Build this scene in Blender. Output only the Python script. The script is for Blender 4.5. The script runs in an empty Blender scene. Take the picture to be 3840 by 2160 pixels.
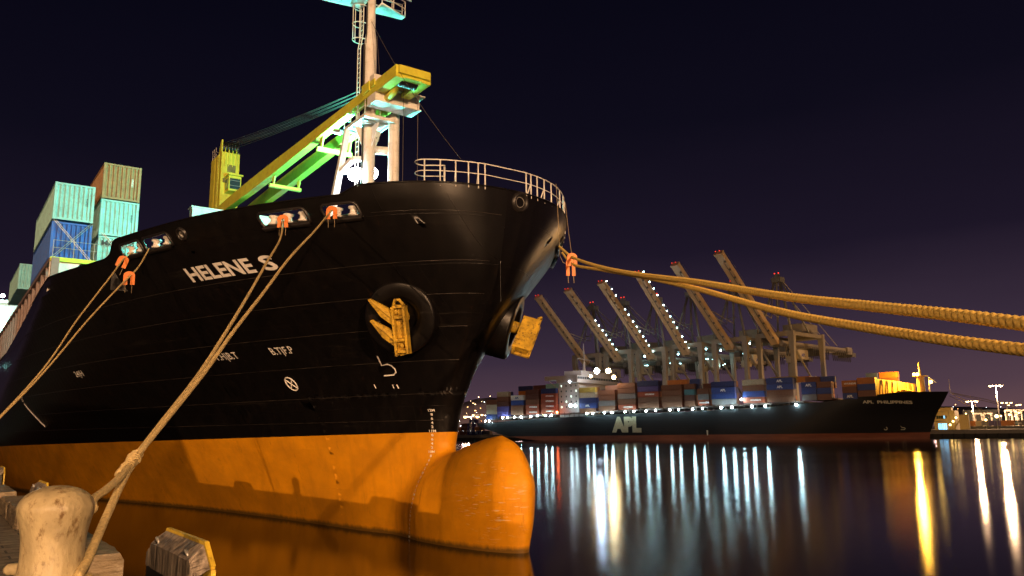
import bpy, bmesh, math, random
import numpy as np
from mathutils import Vector, Matrix

scene = bpy.context.scene
COL = scene.collection

# ------------------------------------------------------------------ camera
F, PITCH, ROLL, CAMH = 3000.0, math.radians(10.2), 0.013, 5.0
f0 = np.array([0, math.cos(PITCH), math.sin(PITCH)])
r0 = np.array([1.0, 0, 0]); u0 = np.array([0, -math.sin(PITCH), math.cos(PITCH)])
cr = r0 * math.cos(ROLL) - u0 * math.sin(ROLL)
cu = u0 * math.cos(ROLL) + r0 * math.sin(ROLL)
CAM = np.array([0, 0, CAMH])
cd = bpy.data.cameras.new('camera'); cam = bpy.data.objects.new('camera', cd); COL.objects.link(cam)
cd.sensor_width = 36.0; cd.lens = F / 3840 * 36.0; cd.clip_start = 0.1; cd.clip_end = 12000
m = Matrix.Identity(4)
for i in range(3):
    m[i][0] = cr[i]; m[i][1] = cu[i]; m[i][2] = -f0[i]; m[i][3] = CAM[i]
cam.matrix_world = m
scene.camera = cam

# ------------------------------------------------------------------ world: light-polluted night sky
w = bpy.data.worlds.new('World'); scene.world = w; w.use_nodes = True
nt = w.node_tree; nt.nodes.clear()
out = nt.nodes.new('ShaderNodeOutputWorld'); bg = nt.nodes.new('ShaderNodeBackground')
tc = nt.nodes.new('ShaderNodeTexCoord'); sx = nt.nodes.new('ShaderNodeSeparateXYZ')
ramp = nt.nodes.new('ShaderNodeValToRGB')
nt.links.new(tc.outputs['Generated'], sx.inputs[0])
nz = nt.nodes.new('ShaderNodeTexNoise'); nz.inputs['Scale'].default_value = 3.0; nz.inputs['Detail'].default_value = 3
mp = nt.nodes.new('ShaderNodeMapping'); mp.inputs['Scale'].default_value = (1, 1, 4)
nt.links.new(tc.outputs['Generated'], mp.inputs[0]); nt.links.new(mp.outputs[0], nz.inputs[0])
ma = nt.nodes.new('ShaderNodeMath'); ma.operation = 'MULTIPLY_ADD'
nt.links.new(nz.outputs[0], ma.inputs[0]); ma.inputs[1].default_value = 0.05
nt.links.new(sx.outputs['Z'], ma.inputs[2])
# the glow of the port hangs lower on the left (towards -x)
mb_ = nt.nodes.new('ShaderNodeMath'); mb_.operation = 'MULTIPLY_ADD'
nt.links.new(sx.outputs['X'], mb_.inputs[0]); mb_.inputs[1].default_value = -0.05
nt.links.new(ma.outputs[0], mb_.inputs[2])
nt.links.new(mb_.outputs[0], ramp.inputs[0])
el = ramp.color_ramp.elements
stops = [(0.0, (.140, .072, .076)), (0.05, (.082, .046, .064)), (0.11, (.041, .0255, .045)), (0.22, (.0120, .0080, .0190)),
         (0.38, (.0044, .0036, .0098)), (0.56, (.0021, .0019, .0062))]
el[0].position = stops[0][0]; el[0].color = (*stops[0][1], 1)
el[1].position = stops[-1][0]; el[1].color = (*stops[-1][1], 1)
for p_, c_ in stops[1:-1]:
    e_ = el.new(p_); e_.color = (*c_, 1)
nt.links.new(ramp.outputs[0], bg.inputs[0]); bg.inputs[1].default_value = 1.0
nt.links.new(bg.outputs[0], out.inputs[0])

# ------------------------------------------------------------------ lamps of the near quay and exposure
SODIUM = (1.0, 0.58, 0.30)
def point(name, loc, power, color, radius, parent=None):
    l = bpy.data.lights.new(name, 'POINT'); l.energy = power; l.color = color; l.shadow_soft_size = radius
    o = bpy.data.objects.new(name, l); o.location = loc; COL.objects.link(o)
    if parent: o.parent = parent
    return o
# (name, head position, power): high masts of the near terminal, behind the photographer
QUAY_MASTS = [((-92, -232, 31), 2.3e6), ((42, -78, 30), 9.0e5), ((-60, 6, 22), 0.9e4), ((150, -330, 36), 6e5)]
FAR_LAMP_POWER = 1.3e5
MAST_FLOOD = 12500.0
CYAN = (0.13, 1.0, 0.86)
vs = scene.view_settings
vs.view_transform = 'Standard'; vs.look = 'None'; vs.exposure = 0.0; vs.gamma = 1.0
scene.cycles.use_denoising = True
scene.cycles.sample_clamp_indirect = 4.0
scene.cycles.max_bounces = 6
scene.cycles.use_light_tree = True

# ------------------------------------------------------------------ measuring helpers
def ray(x, y): return f0 + (x - 1920) / F * cr + (1080 - y) / F * cu
def atY(x, y, Y): d = ray(x, y); return CAM + d * (Y / d[1])
def atZ(x, y, Z): d = ray(x, y); return CAM + d * ((Z - CAMH) / d[2])
AZ = math.radians(35.7)
aft = np.array([-math.sin(AZ), math.cos(AZ), 0]); stb = np.array([-math.cos(AZ), -math.sin(AZ), 0])
ORI = np.array([0.5009, 34.7936, 0.0])
def W(s, o, z): return ORI + aft * s + stb * o + np.array([0, 0, z])
def S(p): q = np.asarray(p) - ORI; return np.array([q @ aft, q @ stb, p[2]])
def cl(x, y, o=0.0):                       # pixel -> point of the near ship's plane at starboard offset o
    d = ray(x, y); t = ((ORI + stb * o - CAM) @ stb) / (d @ stb); return S(CAM + d * t)
def cs(x, y, s):                           # pixel -> point of the near ship's cross plane s
    d = ray(x, y); t = ((ORI + aft * s - CAM) @ aft) / (d @ aft); return S(CAM + d * t)
def L(s, o, z): return (-s, -o, z)         # ship local coordinates: x forward, y port, z up

# ------------------------------------------------------------------ mesh builder
class MB:
    def __init__(self): self.v = []; self.f = []; self.mi = []; self.sm = []
    def add(self, vs_, fs_, mi=0, smooth=False):
        b = len(self.v); self.v.extend([tuple(map(float, p)) for p in vs_])
        for f_ in fs_: self.f.append(tuple(b + i for i in f_)); self.mi.append(mi); self.sm.append(smooth)
    def hexa(self, p, mi=0):               # 8 points: bottom ring 0-3, top ring 4-7
        self.add(p, [(0, 3, 2, 1), (4, 5, 6, 7), (0, 1, 5, 4), (1, 2, 6, 5), (2, 3, 7, 6), (3, 0, 4, 7)], mi)
    def box(self, x0, x1, y0, y1, z0, z1, mi=0):
        self.hexa([(x0, y0, z0), (x1, y0, z0), (x1, y1, z0), (x0, y1, z0), (x0, y0, z1), (x1, y0, z1), (x1, y1, z1), (x0, y1, z1)], mi)
    def bar(self, p, q, a, b, mi=0, up=(0, 0, 1), a2=None, b2=None):   # rectangular bar, a wide, b high
        p = Vector(p); q = Vector(q); d = (q - p).normalized(); u = Vector(up)
        if abs(d.dot(u)) > 0.98: u = Vector((1, 0, 0))
        s_ = d.cross(u).normalized(); u = s_.cross(d).normalized()
        a2 = a if a2 is None else a2; b2 = b if b2 is None else b2
        r1 = [p - s_ * a / 2 - u * b / 2, p + s_ * a / 2 - u * b / 2, p + s_ * a / 2 + u * b / 2, p - s_ * a / 2 + u * b / 2]
        r2 = [q - s_ * a2 / 2 - u * b2 / 2, q + s_ * a2 / 2 - u * b2 / 2, q + s_ * a2 / 2 + u * b2 / 2, q - s_ * a2 / 2 + u * b2 / 2]
        self.hexa(r1 + r2, mi)
    def tube(self, pts, r, n=8, mi=0, caps=True, r_of=None, closed=False):
        P = [Vector(p) for p in pts]; N = len(P); vs_ = []
        d0 = (P[1] - P[0]).normalized(); u = Vector((0, 0, 1)) if abs(d0.z) < .95 else Vector((1, 0, 0))
        s_ = d0.cross(u).normalized()
        for i in range(N):
            a = P[i - 1] if (i > 0 or closed) else P[i]; b = P[(i + 1) % N] if (i < N - 1 or closed) else P[i]
            d = (b - a).normalized(); s_ = (s_ - d * s_.dot(d)).normalized(); t = d.cross(s_)
            rr = r if r_of is None else r_of(i)
            for k in range(n):
                an = 2 * math.pi * k / n; vs_.append(P[i] + (s_ * math.cos(an) + t * math.sin(an)) * rr)
        fs_ = []
        for i in range(N if closed else N - 1):
            j = (i + 1) % N
            for k in range(n): fs_.append((i * n + k, i * n + (k + 1) % n, j * n + (k + 1) % n, j * n + k))
        self.add(vs_, fs_, mi, n > 5)
        if caps and not closed:
            b = len(self.v) - N * n
            self.f.append(tuple(b + k for k in range(n - 1, -1, -1))); self.mi.append(mi); self.sm.append(False)
            self.f.append(tuple(b + (N - 1) * n + k for k in range(n))); self.mi.append(mi); self.sm.append(False)
    def lathe(self, prof, org, axis=(0, 0, 1), n=16, mi=0, smooth=True):   # prof: (radius, height)
        o = Vector(org); a = Vector(axis).normalized(); u = Vector((0, 0, 1)) if abs(a.z) < .9 else Vector((1, 0, 0))
        s_ = a.cross(u).normalized(); t = a.cross(s_); vs_ = []
        for r_, h in prof:
            for k in range(n):
                an = 2 * math.pi * k / n; vs_.append(o + a * h + (s_ * math.cos(an) + t * math.sin(an)) * max(r_, 1e-4))
        fs_ = [(i * n + k, i * n + (k + 1) % n, (i + 1) * n + (k + 1) % n, (i + 1) * n + k) for i in range(len(prof) - 1) for k in range(n)]
        self.add(vs_, fs_, mi, smooth)
    def ball(self, c, r, n=8, mi=0):
        k = n // 2
        self.lathe([(r * math.sin(math.pi * i / k), -r * math.cos(math.pi * i / k)) for i in range(k + 1)], c, n=n, mi=mi)
    def poly(self, pts, mi=0): self.add(pts, [tuple(range(len(pts)))], mi)
    def prism(self, pts, ext, mi=0):       # polygon swept by a vector
        e = Vector(ext); n = len(pts); a = [Vector(p) for p in pts]
        fs_ = [tuple(range(n - 1, -1, -1)), tuple(range(n, 2 * n))] + [(i, (i + 1) % n, n + (i + 1) % n, n + i) for i in range(n)]
        self.add(a + [p + e for p in a], fs_, mi)
    def grid(self, P, mi=0, smooth=True, skip=None, flip=False):          # P[i][j] rows of points
        R = len(P); Cc = len(P[0]); fs_ = []
        for i in range(R - 1):
            for j in range(Cc - 1):
                if skip and skip(i, j): continue
                q = (i * Cc + j, i * Cc + j + 1, (i + 1) * Cc + j + 1, (i + 1) * Cc + j)
                fs_.append(q[::-1] if flip else q)
        self.add([p for r_ in P for p in r_], fs_, mi, smooth)
    def mesh(self, name, mats, weld=0.0, fix=True):
        me = bpy.data.meshes.new(name); me.from_pydata(self.v, [], self.f)
        for mt in (mats if isinstance(mats, (list, tuple)) else [mats]): me.materials.append(mt)
        me.polygons.foreach_set('material_index', self.mi); me.polygons.foreach_set('use_smooth', self.sm)
        if weld or fix:
            bm = bmesh.new(); bm.from_mesh(me)
            if weld: bmesh.ops.remove_doubles(bm, verts=bm.verts, dist=weld)
            if fix: bmesh.ops.recalc_face_normals(bm, faces=bm.faces)
            bm.to_mesh(me); bm.free()
        me.update(); return me
    def build(self, name, mats, parent=None, weld=0.0, fix=True):
        return link(name, self.mesh(name, mats, weld, fix), parent)
def link(name, data, parent=None):
    o = bpy.data.objects.new(name, data); COL.objects.link(o)
    if parent is not None: o.parent = parent
    return o
def tag(o, label=None, cat=None, group=None, kind=None):
    if label: o['label'] = label
    if cat: o['category'] = cat
    if group: o['group'] = group
    if kind: o['kind'] = kind
    return o
def thing(name, label, cat, loc=(0, 0, 0), rotz=0.0, group=None):
    o = bpy.data.objects.new(name, None); COL.objects.link(o); o.empty_display_size = .3
    o.location = loc; o.rotation_euler = (0, 0, rotz); return tag(o, label, cat, group)
def copy_tree(o, parent=None):
    c = o.copy(); COL.objects.link(c); c.parent = parent
    for ch in list(o.children): copy_tree(ch, c)
    return c

# ------------------------------------------------------------------ materials
MATS = {}
def nodes_of(name):
    mt = bpy.data.materials.new(name); mt.use_nodes = True; MATS[name] = mt
    return mt, mt.node_tree, mt.node_tree.nodes['Principled BSDF']
def mat(name, col, rough=.5, metal=0.0, var=.25, scale=3.0, stretch=(1, 1, 1), bump=0.0, bscale=20, dirt=None, dirt_amt=.5):
    if name in MATS: return MATS[name]
    mt, t, b = nodes_of(name); n = t.nodes
    b.inputs['Roughness'].default_value = rough; b.inputs['Metallic'].default_value = metal
    co = n.new('ShaderNodeTexCoord'); mp_ = n.new('ShaderNodeMapping'); mp_.inputs['Scale'].default_value = stretch
    t.links.new(co.outputs['Object'], mp_.inputs[0])
    no = n.new('ShaderNodeTexNoise'); no.inputs['Scale'].default_value = scale; no.inputs['Detail'].default_value = 6
    t.links.new(mp_.outputs[0], no.inputs[0])
    rp = n.new('ShaderNodeValToRGB'); rp.color_ramp.elements[0].position = .3; rp.color_ramp.elements[1].position = .7
    rp.color_ramp.elements[0].color = (*[c * (1 - var) for c in col], 1)
    rp.color_ramp.elements[1].color = (*[min(1, c * (1 + var * .5)) for c in col], 1)
    t.links.new(no.outputs[0], rp.inputs[0]); last = rp.outputs[0]
    if dirt:
        n2 = n.new('ShaderNodeTexNoise'); n2.inputs['Scale'].default_value = scale * 2.3; n2.inputs['Detail'].default_value = 8; n2.inputs['Roughness'].default_value = .7
        t.links.new(mp_.outputs[0], n2.inputs[0])
        r2 = n.new('ShaderNodeValToRGB'); r2.color_ramp.elements[0].position = .52; r2.color_ramp.elements[1].position = .66
        t.links.new(n2.outputs[0], r2.inputs[0])
        mu = n.new('ShaderNodeMath'); mu.operation = 'MULTIPLY'; mu.inputs[1].default_value = dirt_amt; t.links.new(r2.outputs[0], mu.inputs[0])
        mx = n.new('ShaderNodeMixRGB'); mx.inputs[2].default_value = (*dirt, 1); t.links.new(mu.outputs[0], mx.inputs[0]); t.links.new(last, mx.inputs[1]); last = mx.outputs[0]
    t.links.new(last, b.inputs['Base Color'])
    if bump:
        n3 = n.new('ShaderNodeTexNoise'); n3.inputs['Scale'].default_value = bscale; n3.inputs['Detail'].default_value = 5
        t.links.new(mp_.outputs[0], n3.inputs[0])
        bu = n.new('ShaderNodeBump'); bu.inputs['Strength'].default_value = bump; bu.inputs['Distance'].default_value = .05
        t.links.new(n3.outputs[0], bu.inputs['Height']); t.links.new(bu.outputs[0], b.inputs['Normal'])
    return mt
def glow(name, col, strength):
    if name in MATS: return MATS[name]
    mt, t, b = nodes_of(name)
    b.inputs['Base Color'].default_value = (*col, 1); b.inputs['Emission Color'].default_value = (*col, 1)
    b.inputs['Emission Strength'].default_value = strength
    return mt

def text_mesh(txt, size, bold=0.0, align='CENTER', cut=0.0, spacing=1.0):
    """verts (x, y) and faces of a flat lettering in the built-in font"""
    cu_ = bpy.data.curves.new('lettering', 'FONT'); cu_.body = txt; cu_.size = size; cu_.align_x = align; cu_.offset = bold
    cu_.resolution_u = 3; cu_.space_character = spacing
    o = bpy.data.objects.new('lettering', cu_); COL.objects.link(o)
    dg = bpy.context.evaluated_depsgraph_get(); me = o.evaluated_get(dg).to_mesh()
    bm = bmesh.new(); bm.from_mesh(me); o.evaluated_get(dg).to_mesh_clear()
    COL.objects.unlink(o); bpy.data.objects.remove(o); bpy.data.curves.remove(cu_)
    if cut:
        for _ in range(3):
            es = [e for e in bm.edges if e.calc_length() > cut]
            if not es: break
            bmesh.ops.subdivide_edges(bm, edges=es, cuts=1)
        bmesh.ops.triangulate(bm, faces=bm.faces)
    bm.verts.index_update()
    vs_ = [(v.co.x, v.co.y) for v in bm.verts]; fs_ = [tuple(v.index for v in f.verts) for f in bm.faces]; bm.free()
    return vs_, fs_
# ------------------------------------------------------------------ near ship: hull form (half breadth over station s and height z)
ZK=np.array([-1.5,0,5,9,12.5,16,17.])
XK=np.array([0,.1,.5,1,2,3.5,5.5,8,11.5,15,19,25,31,38,48,60,90,140.])
HB=np.array([
[0,.2,.4,.6,.9,1.3,1.75,2.0,2.4,2.8,3.4,4.5,6.0,7.8,10.,12.2,15.5,15.5],
[0,.25,.5,.7,1.0,1.4,1.85,2.15,2.6,3.1,3.8,5.0,6.6,8.6,11,13.2,15.8,16],
[0,.38,.72,.95,1.35,1.9,2.55,3.3,4.35,5.3,6.4,8.1,9.8,11.5,13.4,14.8,16.2,16.5],
[0,.5,1.0,1.4,2.1,3.0,4.0,5.1,6.5,7.8,9.1,10.9,12.3,13.5,14.7,15.45,16.5,17],
[0,.75,1.65,2.3,3.3,4.5,5.75,7.2,8.9,10.3,11.6,13.1,14.25,15.1,16,16.5,17.5,18],
[0,1.15,2.7,3.75,5.05,6.4,7.9,9.5,11.25,12.5,13.7,15.05,16.2,17,18,19,20,21],
[0,1.2,2.8,3.9,5.2,6.6,8.1,9.7,11.45,12.7,13.9,15.2,16.4,17.2,18,19,20,21]])
S0Z=np.array([-1.5,0,4,5,6,7,8,9.3,10.5,12,13,14.5,16,17])
S0V=np.array([7.1,6.8,6.35,6.15,5.95,5.45,4.85,4.0,3.15,2.15,1.7,1.35,1.1,1.05])
BM=15.5
def pch(xk,yk,x):
    xk=np.asarray(xk,float);yk=np.asarray(yk,float);x=np.clip(x,xk[0],xk[-1])
    d=np.diff(yk)/np.diff(xk);m=np.zeros_like(yk)
    m[0]=d[0];m[-1]=d[-1];p=d[:-1]*d[1:]
    m[1:-1]=np.where(p>0,2*p/np.where(p>0,d[:-1]+d[1:],1),0)
    i=np.clip(np.searchsorted(xk,x,'right')-1,0,len(xk)-2)
    h=xk[i+1]-xk[i];t=(x-xk[i])/h
    return (2*t**3-3*t**2+1)*yk[i]+(t**3-2*t**2+t)*h*m[i]+(-2*t**3+3*t**2)*yk[i+1]+(t**3-t**2)*h*m[i+1]
def s0(z): return pch(S0Z,S0V,np.asarray(z,float))
HB2=HB**2
def hb2h(s,z):
    s,z=np.broadcast_arrays(np.asarray(s,float),np.asarray(z,float))
    x=s-s0(z); xs=np.maximum(x,0)
    rows=np.stack([pch(XK,HB[k],xs) for k in range(len(ZK))],0)
    # interpolate over z (monotone cubic per point)
    sh=z.shape; zf=z.ravel(); R=rows.reshape(len(ZK),-1)
    d=np.diff(R,axis=0)/np.diff(ZK)[:,None]
    m=np.zeros_like(R);m[0]=d[0];m[-1]=d[-1];p=d[:-1]*d[1:]
    m[1:-1]=np.where(p>0,2*p/np.where(p>0,d[:-1]+d[1:],1),0)
    zc=np.clip(zf,ZK[0],ZK[-1]);i=np.clip(np.searchsorted(ZK,zc,'right')-1,0,len(ZK)-2)
    j=np.arange(len(zf));h=ZK[i+1]-ZK[i];t=(zc-ZK[i])/h
    v=(2*t**3-3*t**2+1)*R[i,j]+(t**3-2*t**2+t)*h*m[i,j]+(-2*t**3+3*t**2)*R[i+1,j]+(t**3-t**2)*h*m[i+1,j]
    v=np.minimum(v.reshape(sh),BM)
    return np.where(x>0,v*v,1.3*x)
def hb2b(s,z):
    s,z=np.broadcast_arrays(np.asarray(s,float),np.asarray(z,float))
    zt=pch([-1,1.7,3.5,5,7,10,15],[4.86,4.86,4.58,4.2,3.8,3.,1.5],s)
    zq=z+4.86-zt
    w2=pch([-1.5,0,1.2,2.4,3.3,4.0,4.5,4.75,4.86,5.6],[1.6,1.95,2.6,2.95,2.45,1.55,.75,.26,0,-2.2],zq)
    sf=pch([-1.5,0,1.5,2.7,3.6,4.2,4.6,4.8,5.6],[.3,.18,-.12,-.2,.12,.48,1.05,1.6,2.2],zq)
    x=(s-sf)/(4.2-sf)
    g=np.where(x<0,x*.8,np.where(x<1,1-(1-np.clip(x,0,1))**1.45,1))
    aftt=pch([-1,6,8,11,15],[1,1,.72,.25,.02],s)
    return np.where((w2<0)|(x<0),np.minimum(w2*.5,x*1.5),w2*g*aftt)
def hb2(s,z):
    a=hb2h(s,z);b=hb2b(s,z);k=1.1
    k=np.where(np.asarray(z)>6.5,1e-6,k)+0*a
    h=np.clip(.5+.5*(a-b)/k,0,1)
    r=b+(a-b)*h+k*h*(1-h)
    return np.where(s>14,a,r)
def hb(s,z): v=hb2(s,z); return np.sqrt(np.maximum(v,0))
def ztop(s): return pch([-2, 4.3, 4.9, 19.4, 19.9, 20.6, 21.6, 30, 55, 70, 190], [16.05, 16.05, 15.7, 15.7, 15.6, 15.15, 14.95, 15.1, 13.6, 12.9, 12.9], np.asarray(s, float))
def hullhit(x, y, side=1):
    prev = None
    for o in (np.arange(15.6, 0, -.1) if side > 0 else np.arange(-.1, -12, -.1)):
        p = cl(x, y, o); f_ = float(hb(p[0], p[2])) - abs(o)
        if prev is not None and prev[0] * f_ <= 0:
            t = prev[0] / (prev[0] - f_); q = prev[1] + (p - prev[1]) * t
            if p[2] < ztop(p[0]) + .3: return q
        prev = (f_, p)
    raise ValueError('no hit %s %s' % (x, y))
def on_hull(s, z, off=0.0, side=1):
    o = float(hb(s, z)); e = .05
    ns = float(hb(s + e, z) - hb(s - e, z)) / (2 * e); nz_ = float(hb(s, z + e) - hb(s, z - e)) / (2 * e)
    nn = math.sqrt(1 + ns * ns + nz_ * nz_)
    s2, o2, z2 = s - ns / nn * off, o + off / nn, z - nz_ / nn * off
    return L(s2, side * o2, z2)
def hull_normal(s, z, side=1):
    e = .05
    ns = float(hb(s + e, z) - hb(s - e, z)) / (2 * e); nz_ = float(hb(s, z + e) - hb(s, z - e)) / (2 * e)
    return Vector((ns, -side, -nz_)).normalized()

# hull paint: black topsides, ochre below the paint line, worn where the bulb has been scraped
mh, t, b = nodes_of('hull_paint'); n = t.nodes
co = n.new('ShaderNodeTexCoord'); sp = n.new('ShaderNodeSeparateXYZ'); t.links.new(co.outputs['Object'], sp.inputs[0])
def mth(op, a, c=None, d=None):
    k = n.new('ShaderNodeMath'); k.operation = op
    for i, q in enumerate((a, c, d)):
        if q is None: continue
        if isinstance(q, (int, float)): k.inputs[i].default_value = q
        else: t.links.new(q, k.inputs[i])
    return k.outputs[0]
def noise(scale, stretch, detail=6, rough=.6):
    mp_ = n.new('ShaderNodeMapping'); mp_.inputs['Scale'].default_value = stretch; t.links.new(co.outputs['Object'], mp_.inputs[0])
    k = n.new('ShaderNodeTexNoise'); k.inputs['Scale'].default_value = scale; k.inputs['Detail'].default_value = detail; k.inputs['Roughness'].default_value = rough
    t.links.new(mp_.outputs[0], k.inputs[0]); return k.outputs[0]
def crmp(x, stops_):
    k = n.new('ShaderNodeValToRGB'); e = k.color_ramp.elements
    e[0].position, e[-1].position = stops_[0][0], stops_[-1][0]; e[0].color = (*stops_[0][1], 1); e[-1].color = (*stops_[-1][1], 1)
    for p_, c_ in stops_[1:-1]: q = e.new(p_); q.color = (*c_, 1)
    t.links.new(x, k.inputs[0]); return k.outputs[0]
def mixc(f_, a, c):
    k = n.new('ShaderNodeMixRGB'); t.links.new(f_, k.inputs[0])
    for i, q in ((1, a), (2, c)):
        if isinstance(q, tuple): k.inputs[i].default_value = (*q, 1)
        else: t.links.new(q, k.inputs[i])
    return k.outputs[0]
line = mth('MULTIPLY_ADD', sp.outputs['X'], -0.0128, sp.outputs['Z'])            # z - .0128 x
below = mth('LESS_THAN', line, 5.12)
black = crmp(noise(1.6, (1, 1, .25)), [(.3, (.0028, .0025, .0028)), (.72, (.0060, .0050, .0050))])
streak = crmp(noise(2.2, (1.2, 1.2, .12), 8, .7), [(.56, (0, 0, 0)), (.75, (1, 1, 1))])
black = mixc(mth('MULTIPLY', streak, .3), black, (.018, .013, .011))
och = crmp(noise(.5, (1, 1, 1.6), 7), [(.3, (.62, .245, .003)), (.7, (.84, .345, .005))])
st2 = crmp(noise(1.8, (.6, .6, .10), 8, .7), [(.5, (0, 0, 0)), (.72, (1, 1, 1))])
och = mixc(mth('MULTIPLY', st2, .42), och, (.34, .135, .006))
patch = crmp(noise(.16, (1, 1, 1.4), 5, .65), [(.42, (0, 0, 0)), (.62, (1, 1, 1))])
och = mixc(mth('MULTIPLY', patch, .45), och, (.44, .185, .010))
rust = crmp(noise(1.1, (1.4, 1.4, .07), 9, .75), [(.60, (0, 0, 0)), (.70, (1, 1, 1))])
och = mixc(mth('MULTIPLY', rust, .55), och, (.20, .065, .008))
blk_rust = crmp(noise(.9, (1.5, 1.5, .06), 9, .75), [(.635, (0, 0, 0)), (.72, (1, 1, 1))])
black = mixc(mth('MULTIPLY', blk_rust, .6), black, (.040, .018, .008))
scuff = crmp(noise(1.0, (.12, .12, 2.2), 8, .75), [(.60, (0, 0, 0)), (.70, (1, 1, 1))])
black = mixc(mth('MULTIPLY', scuff, .35), black, (.030, .026, .024))
# scum at the water's edge
weed = crmp(mth('MULTIPLY_ADD', noise(3, (1, 1, .3)), .5, mth('MULTIPLY', sp.outputs['Z'], 1.6)), [(.42, (1, 1, 1)), (.72, (0, 0, 0))])
och = mixc(mth('MULTIPLY', weed, .85), och, (.075, .05, .014))
# scratches around the nose of the bulb
mp_ = n.new('ShaderNodeMapping'); mp_.inputs['Rotation'].default_value = (0, math.radians(34), 0); mp_.inputs['Scale'].default_value = (1.0, 1.0, 9.0)
t.links.new(co.outputs['Object'], mp_.inputs[0])
kn = n.new('ShaderNodeTexNoise'); kn.inputs['Scale'].default_value = 1.7; kn.inputs['Detail'].default_value = 5; t.links.new(mp_.outputs[0], kn.inputs[0])
scr = crmp(kn.outputs[0], [(.625, (0, 0, 0)), (.65, (1, 1, 1))])
vd = n.new('ShaderNodeVectorMath'); vd.operation = 'DISTANCE'; vd.inputs[1].default_value = L(1.2, 1.2, 2.3); t.links.new(co.outputs['Object'], vd.inputs[0])
near = crmp(mth('MULTIPLY', vd.outputs['Value'], .4), [(.4, (1, 1, 1)), (.95, (0, 0, 0))])
scm = mth('MULTIPLY', scr, near)
och = mixc(mth('MULTIPLY', scm, .8), och, (.62, .46, .26))
base = mixc(below, black, och)
t.links.new(base, b.inputs['Base Color'])
b.inputs['Specular IOR Level'].default_value = .26
rg = mth('MULTIPLY_ADD', below, .20, mth('MULTIPLY_ADD', streak, .10, .33)); t.links.new(rg, b.inputs['Roughness'])
bu = n.new('ShaderNodeBump'); bu.inputs['Strength'].default_value = .25; bu.inputs['Distance'].default_value = .06
t.links.new(noise(.55, (1, .3, 1), 2), bu.inputs['Height'])
# plates: butt welds and the slight hungry-horse ripple between frames
pl = n.new('ShaderNodeMapping'); pl.inputs['Rotation'].default_value = (math.radians(90), 0, 0); t.links.new(co.outputs['Object'], pl.inputs[0])
bk = n.new('ShaderNodeTexBrick'); bk.inputs['Scale'].default_value = 1.0; bk.inputs['Brick Width'].default_value = 7.5; bk.inputs['Row Height'].default_value = 2.1; bk.inputs['Mortar Size'].default_value = .018; bk.inputs['Mortar Smooth'].default_value = .4
bk.inputs['Color1'].default_value = (0, 0, 0, 1); bk.inputs['Color2'].default_value = (0, 0, 0, 1); bk.inputs['Mortar'].default_value = (1, 1, 1, 1); t.links.new(pl.outputs[0], bk.inputs[0])
b2 = n.new('ShaderNodeBump'); b2.inputs['Strength'].default_value = .35; b2.inputs['Distance'].default_value = .02; t.links.new(bk.outputs['Color'], b2.inputs['Height']); t.links.new(bu.outputs[0], b2.inputs['Normal'])
wv = n.new('ShaderNodeTexWave'); wv.bands_direction = 'X'; wv.inputs['Scale'].default_value = .40; wv.inputs['Distortion'].default_value = 1.5; t.links.new(co.outputs['Object'], wv.inputs[0])
b3 = n.new('ShaderNodeBump'); b3.inputs['Strength'].default_value = .22; b3.inputs['Distance'].default_value = .02; t.links.new(wv.outputs['Fac'], b3.inputs['Height']); t.links.new(b2.outputs[0], b3.inputs['Normal'])
t.links.new(b3.outputs[0], b.inputs['Normal'])

M_WHITE = mat('ship_white', (.74, .72, .68), .45, var=.12, scale=1.5, dirt=(.42, .30, .18), dirt_amt=.35)
M_MARK = mat('mark_white', (.78, .76, .72), .5, var=.15, scale=4)
M_BLACK = mat('black_steel', (.014, .012, .012), .38, var=.4, scale=2)
M_YEL = mat('crane_yellow', (.62, .585, .05), .42, var=.12, scale=1.2, dirt=(.35, .20, .03), dirt_amt=.4)
M_WIRE = mat('wire', (.10, .085, .07), .5, metal=.3)
M_DECK = mat('deck_red', (.10, .045, .03), .7, var=.3)
M_RUST = mat('anchor_paint', (.55, .34, .022), .7, var=.45, scale=2.2, bump=.9, bscale=6, dirt=(.085, .05, .014), dirt_amt=1.0)
M_GREYM = mat('galvanised', (.45, .44, .41), .4, metal=.5, var=.2)
M_GLASS = mat('dark_glass', (.03, .05, .06), .06, var=.1)

SHIP = thing('container_ship', 'black container ship with ochre underbody and bulbous bow moored at the near quay', 'ship',
             tuple(ORI), math.atan2(-math.cos(AZ), math.sin(AZ)), 'container ships')

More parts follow.
